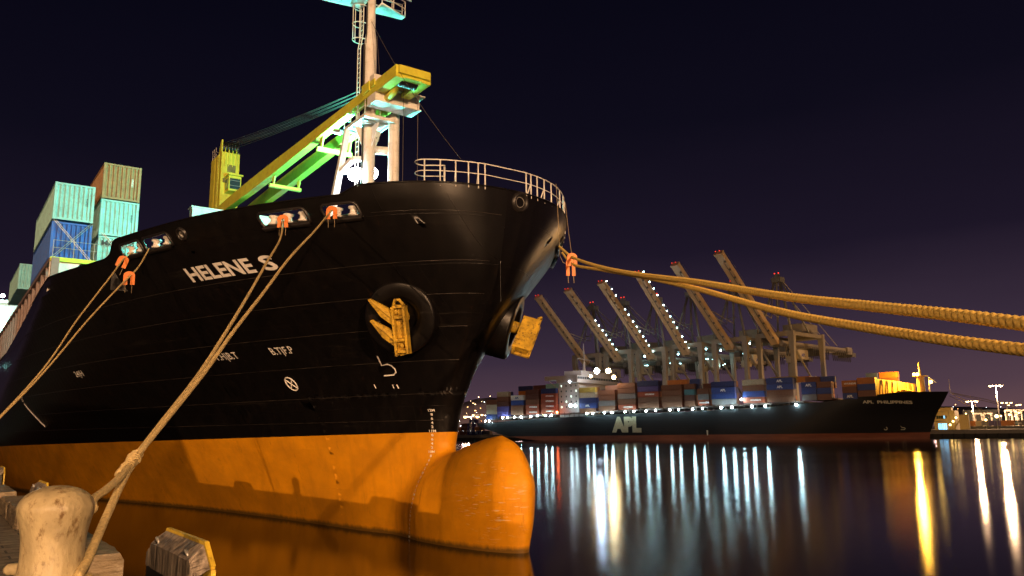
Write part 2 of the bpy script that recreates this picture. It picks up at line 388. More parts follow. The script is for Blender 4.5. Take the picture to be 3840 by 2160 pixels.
# ---- hull surface
hm = MB()
def surface_net(gs, go, gz):
    sA, oA, zA = np.meshgrid(gs, go, gz, indexing='ij')
    h2 = hb2(sA[:, 0, :], zA[:, 0, :])[:, None, :]
    V = oA * oA - h2                                   # inside < 0
    ins = V < 0
    n0, n1, n2 = V.shape; idx = -np.ones((n0 - 1, n1 - 1, n2 - 1), int)
    cnt = np.zeros((n0 - 1, n1 - 1, n2 - 1)); acc = np.zeros((n0 - 1, n1 - 1, n2 - 1, 3)); G = [gs, go, gz]
    def edge(axis):
        a = [slice(None)] * 3; c = [slice(None)] * 3; a[axis] = slice(0, -1); c[axis] = slice(1, None)
        va, vc = V[tuple(a)], V[tuple(c)]; x = (ins[tuple(a)] != ins[tuple(c)])
        t_ = np.where(x, va / np.where(va - vc == 0, 1, va - vc), 0)
        P = [sA[tuple(a)].copy(), oA[tuple(a)].copy(), zA[tuple(a)].copy()]
        g = G[axis]; dl = (g[1:] - g[:-1]).reshape([-1 if i == axis else 1 for i in range(3)])
        P[axis] = P[axis] + t_ * dl
        return x, np.stack(P, -1)
    E_ = [edge(0), edge(1), edge(2)]
    for axis in range(3):
        x, P = E_[axis]; oth = [i for i in range(3) if i != axis]
        for d0_ in (0, 1):
            for d1_ in (0, 1):
                sl = [slice(None)] * 3
                sl[oth[0]] = slice(d0_, x.shape[oth[0]] - 1 + d0_); sl[oth[1]] = slice(d1_, x.shape[oth[1]] - 1 + d1_)
                cnt += x[tuple(sl)]; acc += P[tuple(sl)] * x[tuple(sl)][..., None]
    on = cnt > 0; idx[on] = np.arange(on.sum()); vv = acc[on] / cnt[on][:, None]
    ff = []
    for axis in range(3):
        x, _ = E_[axis]; oth = [i for i in range(3) if i != axis]
        for e in np.argwhere(x):
            if any(e[o_] == 0 or e[o_] >= V.shape[o_] - 1 for o_ in oth): continue
            q = []
            for d0_, d1_ in ((0, 0), (1, 0), (1, 1), (0, 1)):
                c_ = e.copy(); c_[oth[0]] -= d0_; c_[oth[1]] -= d1_; q.append(idx[tuple(c_)])
            ff.append(q)
    return vv, ff
gs = np.concatenate([np.arange(-1.0, 8.0, .13), np.linspace(8.1, 14.2, 28)])
go = np.concatenate([-np.linspace(7.2, 2.6, 16), np.arange(-2.5, 2.51, .125) + .03, np.linspace(2.65, 7.2, 16)])
gz = np.arange(-1.0, 7.2, .13)
vv, ff = surface_net(gs, go, gz)
# the outermost vertices of the bow block are snapped to its borders (s = 14.0, z = 7.0)
sb = vv[:, 0] > 13.85; vv[sb, 0] = 14.0
zb = vv[:, 2] > 6.85; vv[zb, 2] = 7.0
sn = sb | zb
vv[sn, 1] = np.sign(vv[sn, 1]) * hb(vv[sn, 0], vv[sn, 2])
hm.add([L(*p) for p in vv], [q for q in ff], 0, True)
# upper bow, z 7..14.3, and the rest of the hull aft of s = 14
for side in (1, -1):
    P = []
    for z in np.linspace(7.0, 14.3, 34):
        a = float(s0(z)); ss = a + (14.0 - a) * np.linspace(0, 1, 64) ** 2
        P.append([L(s_, side * o_, z) for s_, o_ in zip(ss, hb(ss, np.full_like(ss, z)))])
    hm.grid(P, 0, True)
    ss = np.concatenate([np.arange(14, 40, .8), np.arange(40, 100, 2.), np.arange(100, 191, 10.)]); P = []
    for z in np.linspace(-1, 14.3, 46):
        zz = np.minimum(z, ztop(ss))
        P.append([L(s_, side * o_, z_) for s_, o_, z_ in zip(ss, hb(ss, zz), zz)])
    hm.grid(P, 0, True)
# bulwark strip with the mooring openings cut out
FAIR = [(4.55, 6.0, 2), (6.7, 8.95, 3), (14.85, 17.1, 2), (17.4, 19.4, 2)]
ZB0, ZB1 = 14.72, 15.36
RND = [(13.84, 15.1, 1)]
bow_hole = (1.25, 15.0)
cols = sorted(set([1.1 + 2.9 * q ** 2 for q in np.linspace(0, 1, 24)] + [c for f_ in FAIR for c in f_[:2]] + [13.62, 14.06] + list(np.linspace(5, 6.5, 5)) +
                  list(np.arange(7.2, 19.2, .6)) + list(np.linspace(19.4, 21.8, 18)) + list(np.arange(22.5, 60, 1.5)) + list(np.arange(60, 191, 10))))
cols = np.array(cols); zs_rows = [14.3, ZB0, 14.88, 15.32, ZB1, 15.6, 99]
for side in (1, -1):
    P = []
    for z in zs_rows:
        zz = np.minimum(z, ztop(cols)); se = cols + (s0(zz) - 1.1) * np.clip(1 - (cols - 1.1) / 2.5, 0, 1)
        P.append([L(s_, side * o_, z_) for s_, o_, z_ in zip(se, hb(se, zz), zz)])
    def skip(i, j):
        c = (cols[j] + cols[j + 1]) / 2
        if i in (1, 2, 3) and any(a < c < d for a, d, _ in FAIR): return True
        if i == 2 and 13.62 < c < 14.06: return True
        zm = ztop(c); return zs_rows[i] >= zm
    hm.grid(P, 0, True, skip)
# rounded rail on top of the bulwark, weld seams and the frame of the deck
def hull_path(z, sa, sb_, side, off=.0, N=60, q=2):
    return [on_hull(sa + (sb_ - sa) * (k / N) ** q, z, off, side) for k in range(N + 1)]
for side in (1, -1):
    pth = [L(s_, side * float(hb(s_, min(float(ztop(s_)), 16.05))), float(ztop(s_)) + .01) for s_ in np.concatenate([1.1 + 2.9 * np.linspace(0, 1, 26) ** 2, np.linspace(4.2, 40, 90)])]
    hm.tube(pth, .045, 6, 0)
for z, sa, sb_ in [(14.85, 1.3, 4.2), (12.75, 1.85, 60), (11.35, 2.6, 60), (9.95, 3.65, 58), (8.45, 4.65, 56), (6.9, 5.6, 55), (5.62, 6.15, 60)]:
    hm.tube(hull_path(z, sa, sb_, 1, .003, 90), .016, 6, 2)
hm.tube([on_hull(1.75, z, .004) for z in np.linspace(10.9, 15.6, 16)], .014, 5, 0)
hm.tube([on_hull(4.6, z, .004) for z in np.linspace(9.2, 12.7, 16)], .012, 5, 0)
# decks behind the bulwark
for zd, sa, sb_ in ((14.25, 1.5, 21.4), (13.2, 21.4, 190)):
    P = []
    for s_ in np.linspace(sa, sb_, 40):
        o_ = float(hb(s_, zd)) - .03; P.append([L(s_, o_, zd), L(s_, -o_, zd)])
    hm.grid(P, 1, False)
hm.add([L(21.4, 13.2, 13.2), L(21.4, -13.2, 13.2), L(21.4, -13.2, 14.25), L(21.4, 13.2, 14.25)], [(0, 1, 2, 3)], 0)
P = [[L(190, o_ * float(hb(189, z)), z) for o_ in (1, -1)] for z in np.linspace(-1, 12.9, 8)]
hm.grid(P, 0, False)
hm.build('hull', [mh, M_DECK, mat('worn_weld', (.032, .026, .022), .35, var=.97, scale=.8, stretch=(1.5, 1.5, 1))], SHIP, weld=.004)  # weld lines: wear, plus glints painted in as a lighter colour

# ---- lettering and marks on the starboard side
def hull_text(name, txt, sl, sr, z0_, z1_, bold=.012, cut=.25, off=.018):
    vs_, fs_ = text_mesh(txt, 1.0, bold, 'LEFT', cut)
    xs = [p[0] for p in vs_]; ys = [p[1] for p in vs_]; x0, x1 = min(xs), max(xs); y0, y1 = min(ys), max(ys)
    q = MB(); q.add([on_hull(sl + (sr - sl) * (x - x0) / (x1 - x0), z0_ + (z1_ - z0_) * (y - y0) / (y1 - y0), off) for x, y in vs_], fs_, 0)
    return q
for tx_, sl_, sr_ in (('HELENE', 15.45, 11.02), ('S', 10.5, 9.72)): hull_text('x', tx_, sl_, sr_, 12.98, 13.64, .03).build('ship_name', M_MARK, SHIP)
hull_text('x', 'B.T|F.P', 14.3, 12.75, 9.12, 9.58).build('tank_mark', M_MARK, SHIP)
hull_text('x', 'T.H|B.T', 18.75, 16.85, 9.1, 9.56).build('tank_mark', M_MARK, SHIP)
hull_text('x', '24|H', 36.2, 34.7, 9.1, 9.6).build('tank_mark', M_MARK, SHIP)
hull_text('x', 'TUG', 53.9, 53.0, 8.1, 8.5).build('tank_mark', M_MARK, SHIP)
dm = MB(); k_ = 0
for i in range(31):
    z = 6.1 - .2 * i + .0
    num = 12 - i // 5; txt = ('%dM' % num) if i % 5 == 0 else str([0, 8, 6, 4, 2][i % 5])
    s_ = float(pch([.1, 2.2, 4.2, 5.2, 6.1], [7.6, 7.0, 6.80, 6.64, 6.56], z)); wd = .11 * len(txt)
    d_ = hull_text('x', txt, s_ + wd / 2, s_ - wd / 2, z - .06, z + .06, .02, 0, .014); dm.add(d_.v, d_.f, 0)
dm.build('draft_marks', M_MARK, SHIP)
def stroke(name, pts, r=.045):
    q = MB(); q.tube(pts, r, 5); return q.build(name, M_MARK, SHIP)
hp = [hullhit(*q) for q in [(1415, 1335), (1432, 1371), (1452, 1366), (1468, 1371), (1481, 1383), (1485, 1396), (1477, 1406), (1441, 1409)]]
stroke('bulb_mark', [on_hull(p[0], p[2], .0) for p in hp])
c_ = hullhit(1093, 1440); q = MB()
ring = [on_hull(c_[0] + .34 * math.cos(a), c_[2] + .34 * math.sin(a), .0) for a in np.linspace(0, 2 * math.pi, 25)[:-1]]
q.tube(ring, .042, 5, closed=True)
for a in (math.pi / 4, 3 * math.pi / 4):
    q.tube([on_hull(c_[0] + .34 * r_ * math.cos(a), c_[2] + .34 * r_ * math.sin(a), .0) for r_ in (-1, 0, 1)], .038, 5)
q.build('thruster_mark', M_MARK, SHIP)
stroke('tug_line', [on_hull(53.0 + (49.4 - 53.0) * k / 8, 7.9 + (5.95 - 7.9) * k / 8, 0) for k in range(9)], .07)
for px in (1408, 1476, 1493):
    p = hullhit(px, 1452); stroke('tick_mark', [on_hull(p[0], p[2] + .13, 0), on_hull(p[0], p[2] - .06, 0)], .03)

# ---- fairleads in the bulwark: rim, sill and rollers
def fairlead(a, d, nr, side):
    fl = MB(); c = .16; z0_, z1_ = ZB0, ZB1
    pts = [(a + c, z0_), (d - c, z0_), (d - .04, z0_ + .05), (d, z0_ + c), (d, z1_ - c), (d - c, z1_), (a + c, z1_), (a + .04, z1_ - .05), (a, z1_ - c), (a, z0_ + c), (a + .04, z0_ + .05)]
    fl.tube([on_hull(s_, z, .03, side) for s_, z in pts], .075, 8, closed=True)
    for (s1, zz1), (s2, zz2), (s3, zz3) in (((a, z0_), (a + .22, z0_), (a, z0_ + .22)), ((d, z0_), (d - .22, z0_), (d, z0_ + .22)), ((d, z1_), (d - .22, z1_), (d, z1_ - .22)), ((a, z1_), (a + .22, z1_), (a, z1_ - .22))):
        fl.add([on_hull(s1, zz1, .01, side), on_hull(s2, zz2, .01, side), on_hull(s3, zz3, .01, side)], [(0, 1, 2)])
    P = [[on_hull(a + (d - a) * k / 6, z0_ + dz, off, side) for k in range(7)] for off, dz in ((.12, -.12), (.22, -.02), (.2, .07), (-.5, .07))]
    fl.grid(P, 0, True)
    o = fl.build('fairlead', M_BLACK, SHIP)
    for k in range(nr):
        s_ = a + (d - a) * (k + .6) / (nr + .2); r_ = MB(); c_ = on_hull(s_, z0_ + .06, -.1, side)
        r_.lathe([(.0, 0), (.24, 0), (.25, .06), (.17, .10), (.16, .30), (.25, .34), (.25, .42), (.1, .46), (0, .46)], c_, n=16)
        r_.build('roller', M_WHITE, o)
for f_ in FAIR:
    for side in (1, -1):
        if side > 0 or f_[0] < 7: fairlead(*f_, side)
def chock(s_, z, r_, side):
    q = MB(); nn = hull_normal(s_, z, side); c_ = Vector(on_hull(s_, z, 0, side))
    q.lathe([(r_ * 1.05, -.25), (r_ * .86, -.1), (r_ * .9, .06), (r_ * 1.15, .14), (r_ * 1.45, .09), (r_ * 1.6, -.05)], c_, nn, 24)
    q2 = MB(); q2.lathe([(.001, -.35), (r_ * 1.05, -.26)], c_, nn, 24, 0)
    o = q.build('round_chock', M_BLACK, SHIP); q3 = MB()
    q3.lathe([(r_ * .5, -.22), (r_ * .75, -.14), (r_ * .82, -.04), (r_ * .74, .02), (r_ * .6, -.1)], c_ , nn, 24); q3.build('chock_lip', M_GREYM, o)
chock(13.84, 15.1, .24, 1)
bh = hullhit(1940, 757, -1); chock(bh[0], bh[2], .32, -1)

# ---- anchors in their bolsters
def anchor(s_, z, side, adir, push=0.0, lean=0.0, size=1.0, deep=1.0):
    ax = Vector(adir); ax = Vector((ax[0], -side * ax[1], ax[2])).normalized()
    c_ = Vector(on_hull(s_, z, 0, side)); q = MB()
    q.lathe([(1.85, -2.2), (1.76, .46), (1.72, .56), (1.62, .60), (1.1, .60), (1.0, .55), (.74, .2), (.6, -.6), (.001, -.7)], c_, ax, 40)
    q.build('anchor_bolster', mh, SHIP)
    u = (Vector((0, 0, 1)) - ax * ax.z).normalized(); v = ax.cross(u).normalized()      # v: aft side
    if v.x > 0: v = -v
    u0_, v0_ = u, v; u = (u0_ * math.cos(lean) - v0_ * math.sin(lean)) * size; v = (v0_ * math.cos(lean) + u0_ * math.sin(lean)) * size
    a_ = MB(); R = lambda vv_, uu, aa: c_ + v * vv_ + u * uu + ax * (.72 + (aa - .72) * deep + push)
    # crown: a ribbed trough, two bills pointing aft, shank into the hawse
    def slab(pts, th, off):
        a_.prism([R(x, y, off) for x, y in pts], ax * th)
    slab([(-.42, .62), (.12, .62), (.16, -.9), (.02, -1.75), (-.52, -1.65), (-.45, -.9)], .16, .72)
    for x, (ya, yb) in ((-.45, (.62, -1.6)), (.1, (.62, -1.7))):
        a_.hexa([R(x - .06, yb, .72), R(x + .06, yb, .72), R(x + .06, yb, 1.2), R(x - .06, yb, 1.2), R(x - .06, ya, .72), R(x + .06, ya, .72), R(x + .06, ya, 1.2), R(x - .06, ya, 1.2)])
    for y in (.62, .12, -.95, -1.5):
        a_.hexa([R(-.42, y - .07, .74), R(.1, y - .07, .74), R(.1, y - .07, 1.12), R(-.42, y - .07, 1.12), R(-.42, y + .07, .74), R(.1, y + .07, .74), R(.1, y + .07, 1.12), R(-.42, y + .07, 1.12)])
    for y0_ in (.05, -.95):
        p = [R(.1, y0_ + .35, .80), R(.1, y0_ - .4, .80), R(.75, y0_ + .1, .80), R(1.3, y0_ + .95, .86), R(1.2, y0_ + 1.0, .86)]
        a_.prism(p, ax * .2); a_.bar(R(.1, y0_ + .02, 1.05), R(1.1, y0_ + .85, .98), .14, .14)
    a_.lathe([(.34, -.5 - push), (.30, .95)], c_ + ax * push, ax, 12)
    a_.tube([R(-.45, .7, 1.1), R(-.3, .95, 1.15), R(-.1, .95, 1.15), R(.02, .7, 1.1)], .08, 8)
    for x, y in ((-.3, -.35), (.0, .35), (-.15, -1.25)): a_.lathe([(.13, .86), (.11, 1.0), (.04, 1.03), (0, 1.03)], c_ + v * x + u * y + ax * push, ax, 10)
    ao = a_.build('anchor', M_RUST, SHIP); bv = ao.modifiers.new('bevel', 'BEVEL'); bv.width = .035; bv.segments = 2; bv.limit_method = 'ANGLE'
sa = hullhit(1513, 1185)
anchor(sa[0], sa[2], 1, (.62, .70, -.30))
anchor(sa[0], sa[2], -1, (.62, .70, -.30), .15, -.55, .92, 2.0)

# ---- bow rail
rl = MB(); def_z = 16.05
def edge_pt(s_, side, z, ins=.12):
    return Vector(L(s_, side * max(float(hb(s_, 16.0)) - ins, 0), z))
ph = np.linspace(1, 0, 40)
half = lambda side: [1.22 + (1.0 if side > 0 else 3.0) * q ** 2 for q in ph]
for z, r_ in ((17.12, .028), (16.6, .022)):
    pts = [edge_pt(s_, 1, z) for s_ in half(1)] + [edge_pt(s_, -1, z) for s_ in half(-1)[::-1][1:]] + [edge_pt(s_, -1, z) for s_ in np.linspace(4.6, 9, 8)]
    e0 = pts[0]; t0_ = (pts[0] - pts[1]).normalized(); inb = Vector((-t0_.y, t0_.x, 0))
    if inb.y < 0: inb = -inb
    loop = [e0 + t0_ * (.42 * math.sin(a)) + inb * (.42 * (1 - math.cos(a))) for a in np.linspace(math.pi, .3, 9)]
    loop = [e0 + inb * .84 - t0_ * .9] + loop
    rl.tube(loop + pts, r_, 8)
    post_in = e0 + inb * .84 - t0_ * .9
rl.tube([post_in * 1 + Vector((0, 0, 17.12 - post_in.z)), Vector((post_in.x, post_in.y, 15.4))], .045, 8)
for s_, sides in [(3.9, (-1,)), (3.2, (-1,)), (2.55, (-1,)), (2.2, (1,)), (1.85, (1, -1)), (1.58, (1, -1)), (1.4, (1, -1)), (1.29, (1, -1)), (1.225, (1, -1))]:
    for side in sides:
        p = edge_pt(s_, side, 17.1); rl.tube([p, Vector((p.x, p.y, 15.9))], .034, 8)
        if s_ in (2.55, 1.58, 1.29): rl.tube([Vector((p.x, p.y, 16.65)), Vector((p.x - .35, p.y + side * .1, 15.9))], .032, 6)
for s_ in np.linspace(4.8, 9, 6):
    p = edge_pt(s_, -1, 17.1); rl.tube([p, Vector((p.x, p.y, 15.6))], .036, 8)
rl.build('bow_rail', M_WHITE, SHIP)
q = MB(); q.tube([L(3.6, .6, 14.3), L(3.6, .6, 16.5)], .07, 8); q.tube([L(3.6, .6, 16.5), L(2.7, -.6, 15.7)], .08, 8); q.tube([L(3.6, .6, 16.5), L(3.9, .9, 15.8)], .03, 6)
q.build('davit', M_WHITE, SHIP)
# ------------------------------------------------------------------ foremast of the near ship
MS = 16.1
mast = MB()
zt_ = lambda y: float(cl(1385, y, 0)[2])
mast.lathe([(.40, 14.25), (.40, 29.4), (.37, 29.9), (.29, 30.6), (.27, 37.5), (0, 37.5)], L(MS, 0, 0), n=20)
FM = mast.build('foremast', M_WHITE, SHIP)
def ship_part(q, name, mats=M_WHITE, parent=None): return q.build(name, mats, parent or SHIP)
# cable tray and ladder on the mast
q = MB(); q.bar(L(MS - .1, .47, 14.6), L(MS - .1, .47, 29.5), .10, .06); q.bar(L(MS - .1, .34, 29.6), L(MS - .1, .34, 36), .08, .05); ship_part(q, 'cable_tray', mat('cable_black', (.03, .025, .02), .6), FM)
q = MB()
lo = lambda z: .62 if z < 29.6 else .46
for ds in (-.2, .2):
    q.tube([L(MS + .35 + ds, lo(z), z) for z in (14.5, 29.3, 30.4, 37)], .035, 6)
for z in np.arange(14.8, 37, .33): q.tube([L(MS + .15, lo(z), z), L(MS + .55, lo(z), z)], .018, 5)
ship_part(q, 'ladder', M_WHITE, FM)
q = MB()
def hoop(z, R=.42):
    return [L(MS + .35 + R * math.cos(a), .48 + R * 1.45 * math.sin(a), z) for a in np.linspace(-.2, math.pi + .2, 14)]
for z in (29.9, 31.0, 32.2):
    q.tube(hoop(z), .035, 6)
for a in (.5, math.pi / 2, 2.6): q.tube([L(MS + .35 + .42 * math.cos(a), .48 + .61 * math.sin(a), z) for z in (29.9, 32.2)], .028, 6)
ship_part(q, 'ladder_cage', M_WHITE, FM)
# main platform with brackets and railing
PZ = 24.1; ps0, ps1, po0, po1 = 14.35, 17.35, -.95, 1.1
q = MB(); q.box(-ps1, -ps0, -po1, -po0, PZ, PZ + .07)
for s_, o_ in ((ps0, 1), (ps1, 1)): q.box(-s_ - .04, -s_ + .04, -po1, -po0, PZ - .16, PZ - .003)
for o_ in (po0 + .04, po1 - .04): q.box(-ps1 + .05, -ps0 - .05, -o_ - .04, -o_ + .04, PZ - .16, PZ - .003)
for s_ in (15.1, 16.7): q.box(-s_ - .03, -s_ + .03, -po1 + .08, -po0 - .08, PZ - .12, PZ - .004)
for (s_, o_) in ((ps0 + .3, 0), (ps1 - .2, 0), (MS, po1 - .1), (MS, po0 + .1)):
    d_ = Vector(L(s_, o_, 0)) - Vector(L(MS, 0, 0)); nrm = d_.normalized(); b0 = Vector(L(MS, 0, 0)) + nrm * .42; sd = Vector((-nrm.y, nrm.x, 0)) * .03
    q.prism([b0 + Vector((0, 0, PZ - .17)) - sd, b0 + Vector((0, 0, PZ - 1.5)) - sd, Vector(L(MS, 0, 0)) + d_ + Vector((0, 0, PZ - .17)) - sd], sd * 2)
ship_part(q, 'mast_platform', M_WHITE, FM)
q = MB()
cor = [(ps0, po0), (ps0, po1), (ps1, po1), (ps1, po0)]
for zz in (.55, 1.05):
    q.tube([L(s_, o_, PZ + zz) for s_, o_ in cor] + [L(ps0, po0, PZ + zz)], .025, 6)
for s_, o_ in cor + [(15.4, po1), (16.4, po1), (15.4, po0), (16.4, po0), (ps0, .1)]: q.tube([L(s_, o_, PZ), L(s_, o_, PZ + 1.05)], .025, 6)
q.tube([L(ps0 + .4, .35, PZ + .07), L(ps0 + .4, .35, PZ + .6)], .14, 8); q.tube([L(ps0 + .1, .35, PZ + .5), L(ps0 + .9, .35, PZ + 1.0)], .12, 8)
ship_part(q, 'platform_railing', M_WHITE, FM)
# inclined and upright legs with cross ties
a = cl(1262, 722, 1.25); c_ = cl(1302, 520, 1.0)
q = MB(); d_ = (np.array(a) - np.array(c_)); low = np.array(c_) + d_ * ((14.3 - c_[2]) / (a[2] - c_[2]))
q.bar(L(*low), L(c_[0], c_[1], PZ - .1), .5, .42, up=(1, 0, 0), a2=.32, b2=.3)
legl = (low, c_); ship_part(q, 'mast_leg', M_WHITE, FM)
rs = float(cl(1478, 430, -1.1)[0])
q = MB(); q.lathe([(.36, 14.3), (.34, 24.6)], L(rs, -1.1, 0), n=16); ship_part(q, 'mast_leg', M_WHITE, FM)
q = MB(); x1 = cl(1394, 566, -.2); q.tube([L(MS, -.3, x1[2] + .1), L(rs, -1.1, x1[2] - .25)], .27, 12)
zz = 21.3; f_ = (zz - legl[0][2]) / (legl[1][2] - legl[0][2]); lp = legl[0] + (np.array(legl[1]) - legl[0]) * f_
q.bar(L(*lp), L(MS + .3, .9, zz + .55), .34, .26); q.bar(L(MS + .3, .9, zz + .55), L(MS, .2, zz + .6), .34, .26); q.bar(L(*lp), L(MS, .2, zz - .1), .3, .2)
ship_part(q, 'mast_brace', M_WHITE, FM)
# cradle that carries the jib
TS = 13.5
tl = cs(1392, 400, TS); tr = cs(1556, 398, TS); z0_ = (tl[2] + tr[2]) / 2 - .1
oL, oR = tl[1], tr[1]
q = MB()
q.box(-TS - .55, -TS + .55, -oL, -oR, z0_ + .02, z0_ + .75)
q.box(-TS - .85, -TS + .85, -oL - .02, -oR + .25, z0_ + .76, z0_ + .84)
q.box(-TS - .62, -TS + .62, -oL - .01, -oR + .1, z0_ - .06, z0_ + .015)
for o_ in (oL - .35, oR + .45):
    q.box(-TS - .5, -TS + .5, -o_ - .3, -o_ + .3, z0_ + .842, z0_ + 1.1)
q.box(-TS - .3, -TS + .3, -oL, -oL + .5, z0_ + 1.1, z0_ + 1.75)
ship_part(q, 'jib_cradle', M_WHITE, FM); Z_CR = z0_
# signal platform near the masthead: two grated wings and a railing
TZ = 32.3
def wing(pts, name):
    q = MB(); P_ = [Vector(L(*p)) for p in pts]; N = len(P_)
    for i in range(N): q.tube([P_[i], P_[(i + 1) % N]], .06, 6)
    (a, b, c, d) = P_
    for k in range(1, 44):
        t_ = k / 44; p0 = a.lerp(b, t_); p1 = d.lerp(c, t_); q.bar(p0, p1, .05, .05)
    q.bar((a + d) / 2, (b + c) / 2, .06, .08)
    for t_ in (.33, .66): q.bar(a.lerp(b, t_), d.lerp(c, t_), .14, .08)
    return ship_part(q, name, M_WHITE, FM)
wing([(MS + .55, .5, TZ), (MS + 1.0, 3.4, TZ), (MS + .25, 3.4, TZ), (MS - .75, .5, TZ)], 'signal_platform')
wing([(MS + .55, -.4, TZ), (MS + .3, -2.3, TZ), (MS - .05, -2.4, TZ), (MS - .75, -.4, TZ)], 'signal_platform')
q = MB()
for zz in (.55, 1.05):
    q.tube([L(MS + .55, -.3, TZ + zz), L(MS + .32, -2.4, TZ + zz), L(MS - .1, -2.4, TZ + zz), L(MS - .75, -.4, TZ + zz)], .035, 6)
    q.tube([L(MS + .55, .4, TZ + zz), L(MS + 1.0, 3.4, TZ + zz), L(MS + .25, 3.4, TZ + zz), L(MS - .75, .4, TZ + zz)], .035, 6)
for s_, o_ in ((.5, -1), (.42, -1.7), (.32, -2.4), (-.1, -2.4), (-.4, -1.4), (-.75, -.4), (.7, 1.2), (.9, 2.4), (.25, 3.4), (-.3, 1.6)):
    q.tube([L(MS + s_, o_, TZ), L(MS + s_, o_, TZ + 1.05)], .03, 6)
q.tube([L(MS - .4, 1.2, TZ + 1.35), L(MS - .2, -2.8, TZ + 1.2)], .06, 6); q.ball(L(MS - .2, -2.6, TZ + 1.45), .16)
ship_part(q, 'platform_railing', M_WHITE, FM)
# working floodlights on the mast: real lamps with lit lenses
fl_mat = glow('flood_lens', (.85, .95, 1.0), 60)
for px, py, o_ in ((1332, 657, .8), (1396, 651, -.7)):
    p = cl(px, py, o_); q = MB(); P_ = Vector(L(*p))
    q.lathe([(.0, -.25), (.16, -.22), (.30, .0), (.33, .03)], P_, (.5, -.7, -.1), 16)
    q.tube([P_, Vector(L(MS, 0, p[2] + .15))], .05, 6)
    fo = ship_part(q, 'floodlight', M_GREYM, FM)
    q = MB(); q.ball(P_ + Vector((.06, -.08, 0)), .42, 12); q.build('flood_lens', fl_mat, fo)
    point('mast_flood_lamp', P_ + Vector((-1.9, -.05, .4)), MAST_FLOOD, CYAN, .3, fo)
for px, py, o_ in ((1268, 492, 1.2), (1402, 520, -.5)):
    p = cl(px, py, o_); q = MB(); P_ = Vector(L(*p)); q.bar(P_ + Vector((-.25, -.12, .1)), P_ + Vector((.3, .1, -.12)), .28, .22)
    fo = ship_part(q, 'floodlight', M_GREYM, FM)
    if px < 1300:
        q = MB(); q.bar(P_ + Vector((-.27, -.2, -.06)), P_ + Vector((.2, .0, -.28)), .22, .04); q.build('flood_lens', glow('tube_lens', (.6, 1, .95), 14), fo); point('platform_lamp', P_ + Vector((-.5, .3, -.1)), 350, CYAN, .15, fo)

# ------------------------------------------------------------------ deck crane
CR = None
q = MB()
TF, TB, TO0, TO1, TZ1 = 46.3, 49.7, -.86, .82, 31.4
q.box(-TB, -TF, -TO1, -TO0, 14, TZ1)
q.box(-TB - .02, -TB + 1.3, -TO1 - .03, -TO1 + .5, 20, TZ1 - .1)
CR = q.build('deck_crane', M_YEL, SHIP)
q = MB()
for z in np.arange(20, 31.2, .32): q.tube([L(TF + .35, TO1 + .12, z), L(TF + .75, TO1 + .12, z)], .02, 5)
for s_ in (TF + .35, TF + .75): q.tube([L(s_, TO1 + .12, 19), L(s_, TO1 + .12, 31.2)], .028, 5)
q.build('crane_ladder', M_YEL, CR)
def front_z(x, y): return cs(x, y, TF)
c0 = front_z(846, 670); c1 = front_z(900, 735)
cz1 = (c0[2]); cz0 = c1[2]
q = MB(); q.box(-TF, -TF + 1.3, -.42, .72, cz0, cz1 - .02); q.box(-TF, -TF + 1.55, -.52, .82, cz1 - .018, cz1 + .12)
q.box(-TF + 1.302, -TF + 1.34, -.38, .68, cz1 - .25, cz1 - .12); q.box(-TF + 1.302, -TF + 1.34, -.38, .68, cz0 + .02, cz0 + .16)
cab = q.build('crane_cab', M_YEL, CR)
q = MB(); q.box(-TF + 1.302, -TF + 1.33, -.32, .62, cz0 + .18, cz1 - .27); q.box(-TF + .25, -TF + 1.1, -.45, -.422, cz0 + .25, cz1 - .25); q.build('cab_window', M_GLASS, cab)
q = MB()
for k in (1, 2): q.tube([L(TF - 1.37, -.66, cz0 + (cz1 - cz0) * k / 3), L(TF - 1.37, .36, cz0 + (cz1 - cz0) * k / 3)], .022, 5)
q.build('window_guard', M_GREYM, cab)
for bx in ((-TF + .002, -TF + .06, -.25, .5, cz1 + .7, cz1 + 1.4), (-TF + .002, -TF + .14, -.62, -.35, TZ1 - 3.0, TZ1 - 2.6), (-TF + .002, -TF + .14, .4, .66, TZ1 - 3.0, TZ1 - 2.6)):
    q = MB(); q.box(*bx); q.build('vent_hatch', mat('dull_olive', (.16, .13, .03), .6), CR)
q = MB()
for k in range(6):
    y_ = -.62 + .25 * k; q.lathe([(.2, -.07), (.62, -.07), (.5, 0), (.62, .07), (.2, .07)], (-TF - .55 + .05 * k, y_, TZ1 + .55), (0, 1, 0), 20)
q.build('rope_sheave', M_BLACK, CR)
q = MB()
for k in range(4): q.prism([(-TF - .1, -.55 + .35 * k, TZ1), (-TF + .12, -.55 + .35 * k, TZ1 - 1.4), (-TF + .12, -.55 + .35 * k, TZ1 + .2), (-TF - .3, -.55 + .35 * k, TZ1 + .9)], (0, .06, 0))
q.prism([(-TF - 1.1, -.82, TZ1), (-TF - .2, -.82, TZ1), (-TF - .2, -.82, TZ1 + 1.25), (-TF - .45, -.82, TZ1 + 1.25)], (0, .12, 0))
q.build('sheave_bracket', M_YEL, CR)
q = MB(); top_rail = [(-TB + .05, -TO1 + .05), (-TB + .05, -TO0 - .05), (-TB + 1.2, -TO0 - .05)]
for zz in (.5, 1.0): q.tube([(-TB + 1.2, -TO1 + .05, TZ1 + zz)] + [(x, y, TZ1 + zz) for x, y in top_rail], .025, 5)
for x, y in top_rail + [(-TB + 1.2, -TO1 + .05), (-TB + .6, -TO1 + .05), (-TF - .1, -TO0 - .1)]: q.tube([(x, y, TZ1), (x, y, TZ1 + 1.05)], .028, 5)
q.build('crane_railing', M_GREYM, CR)
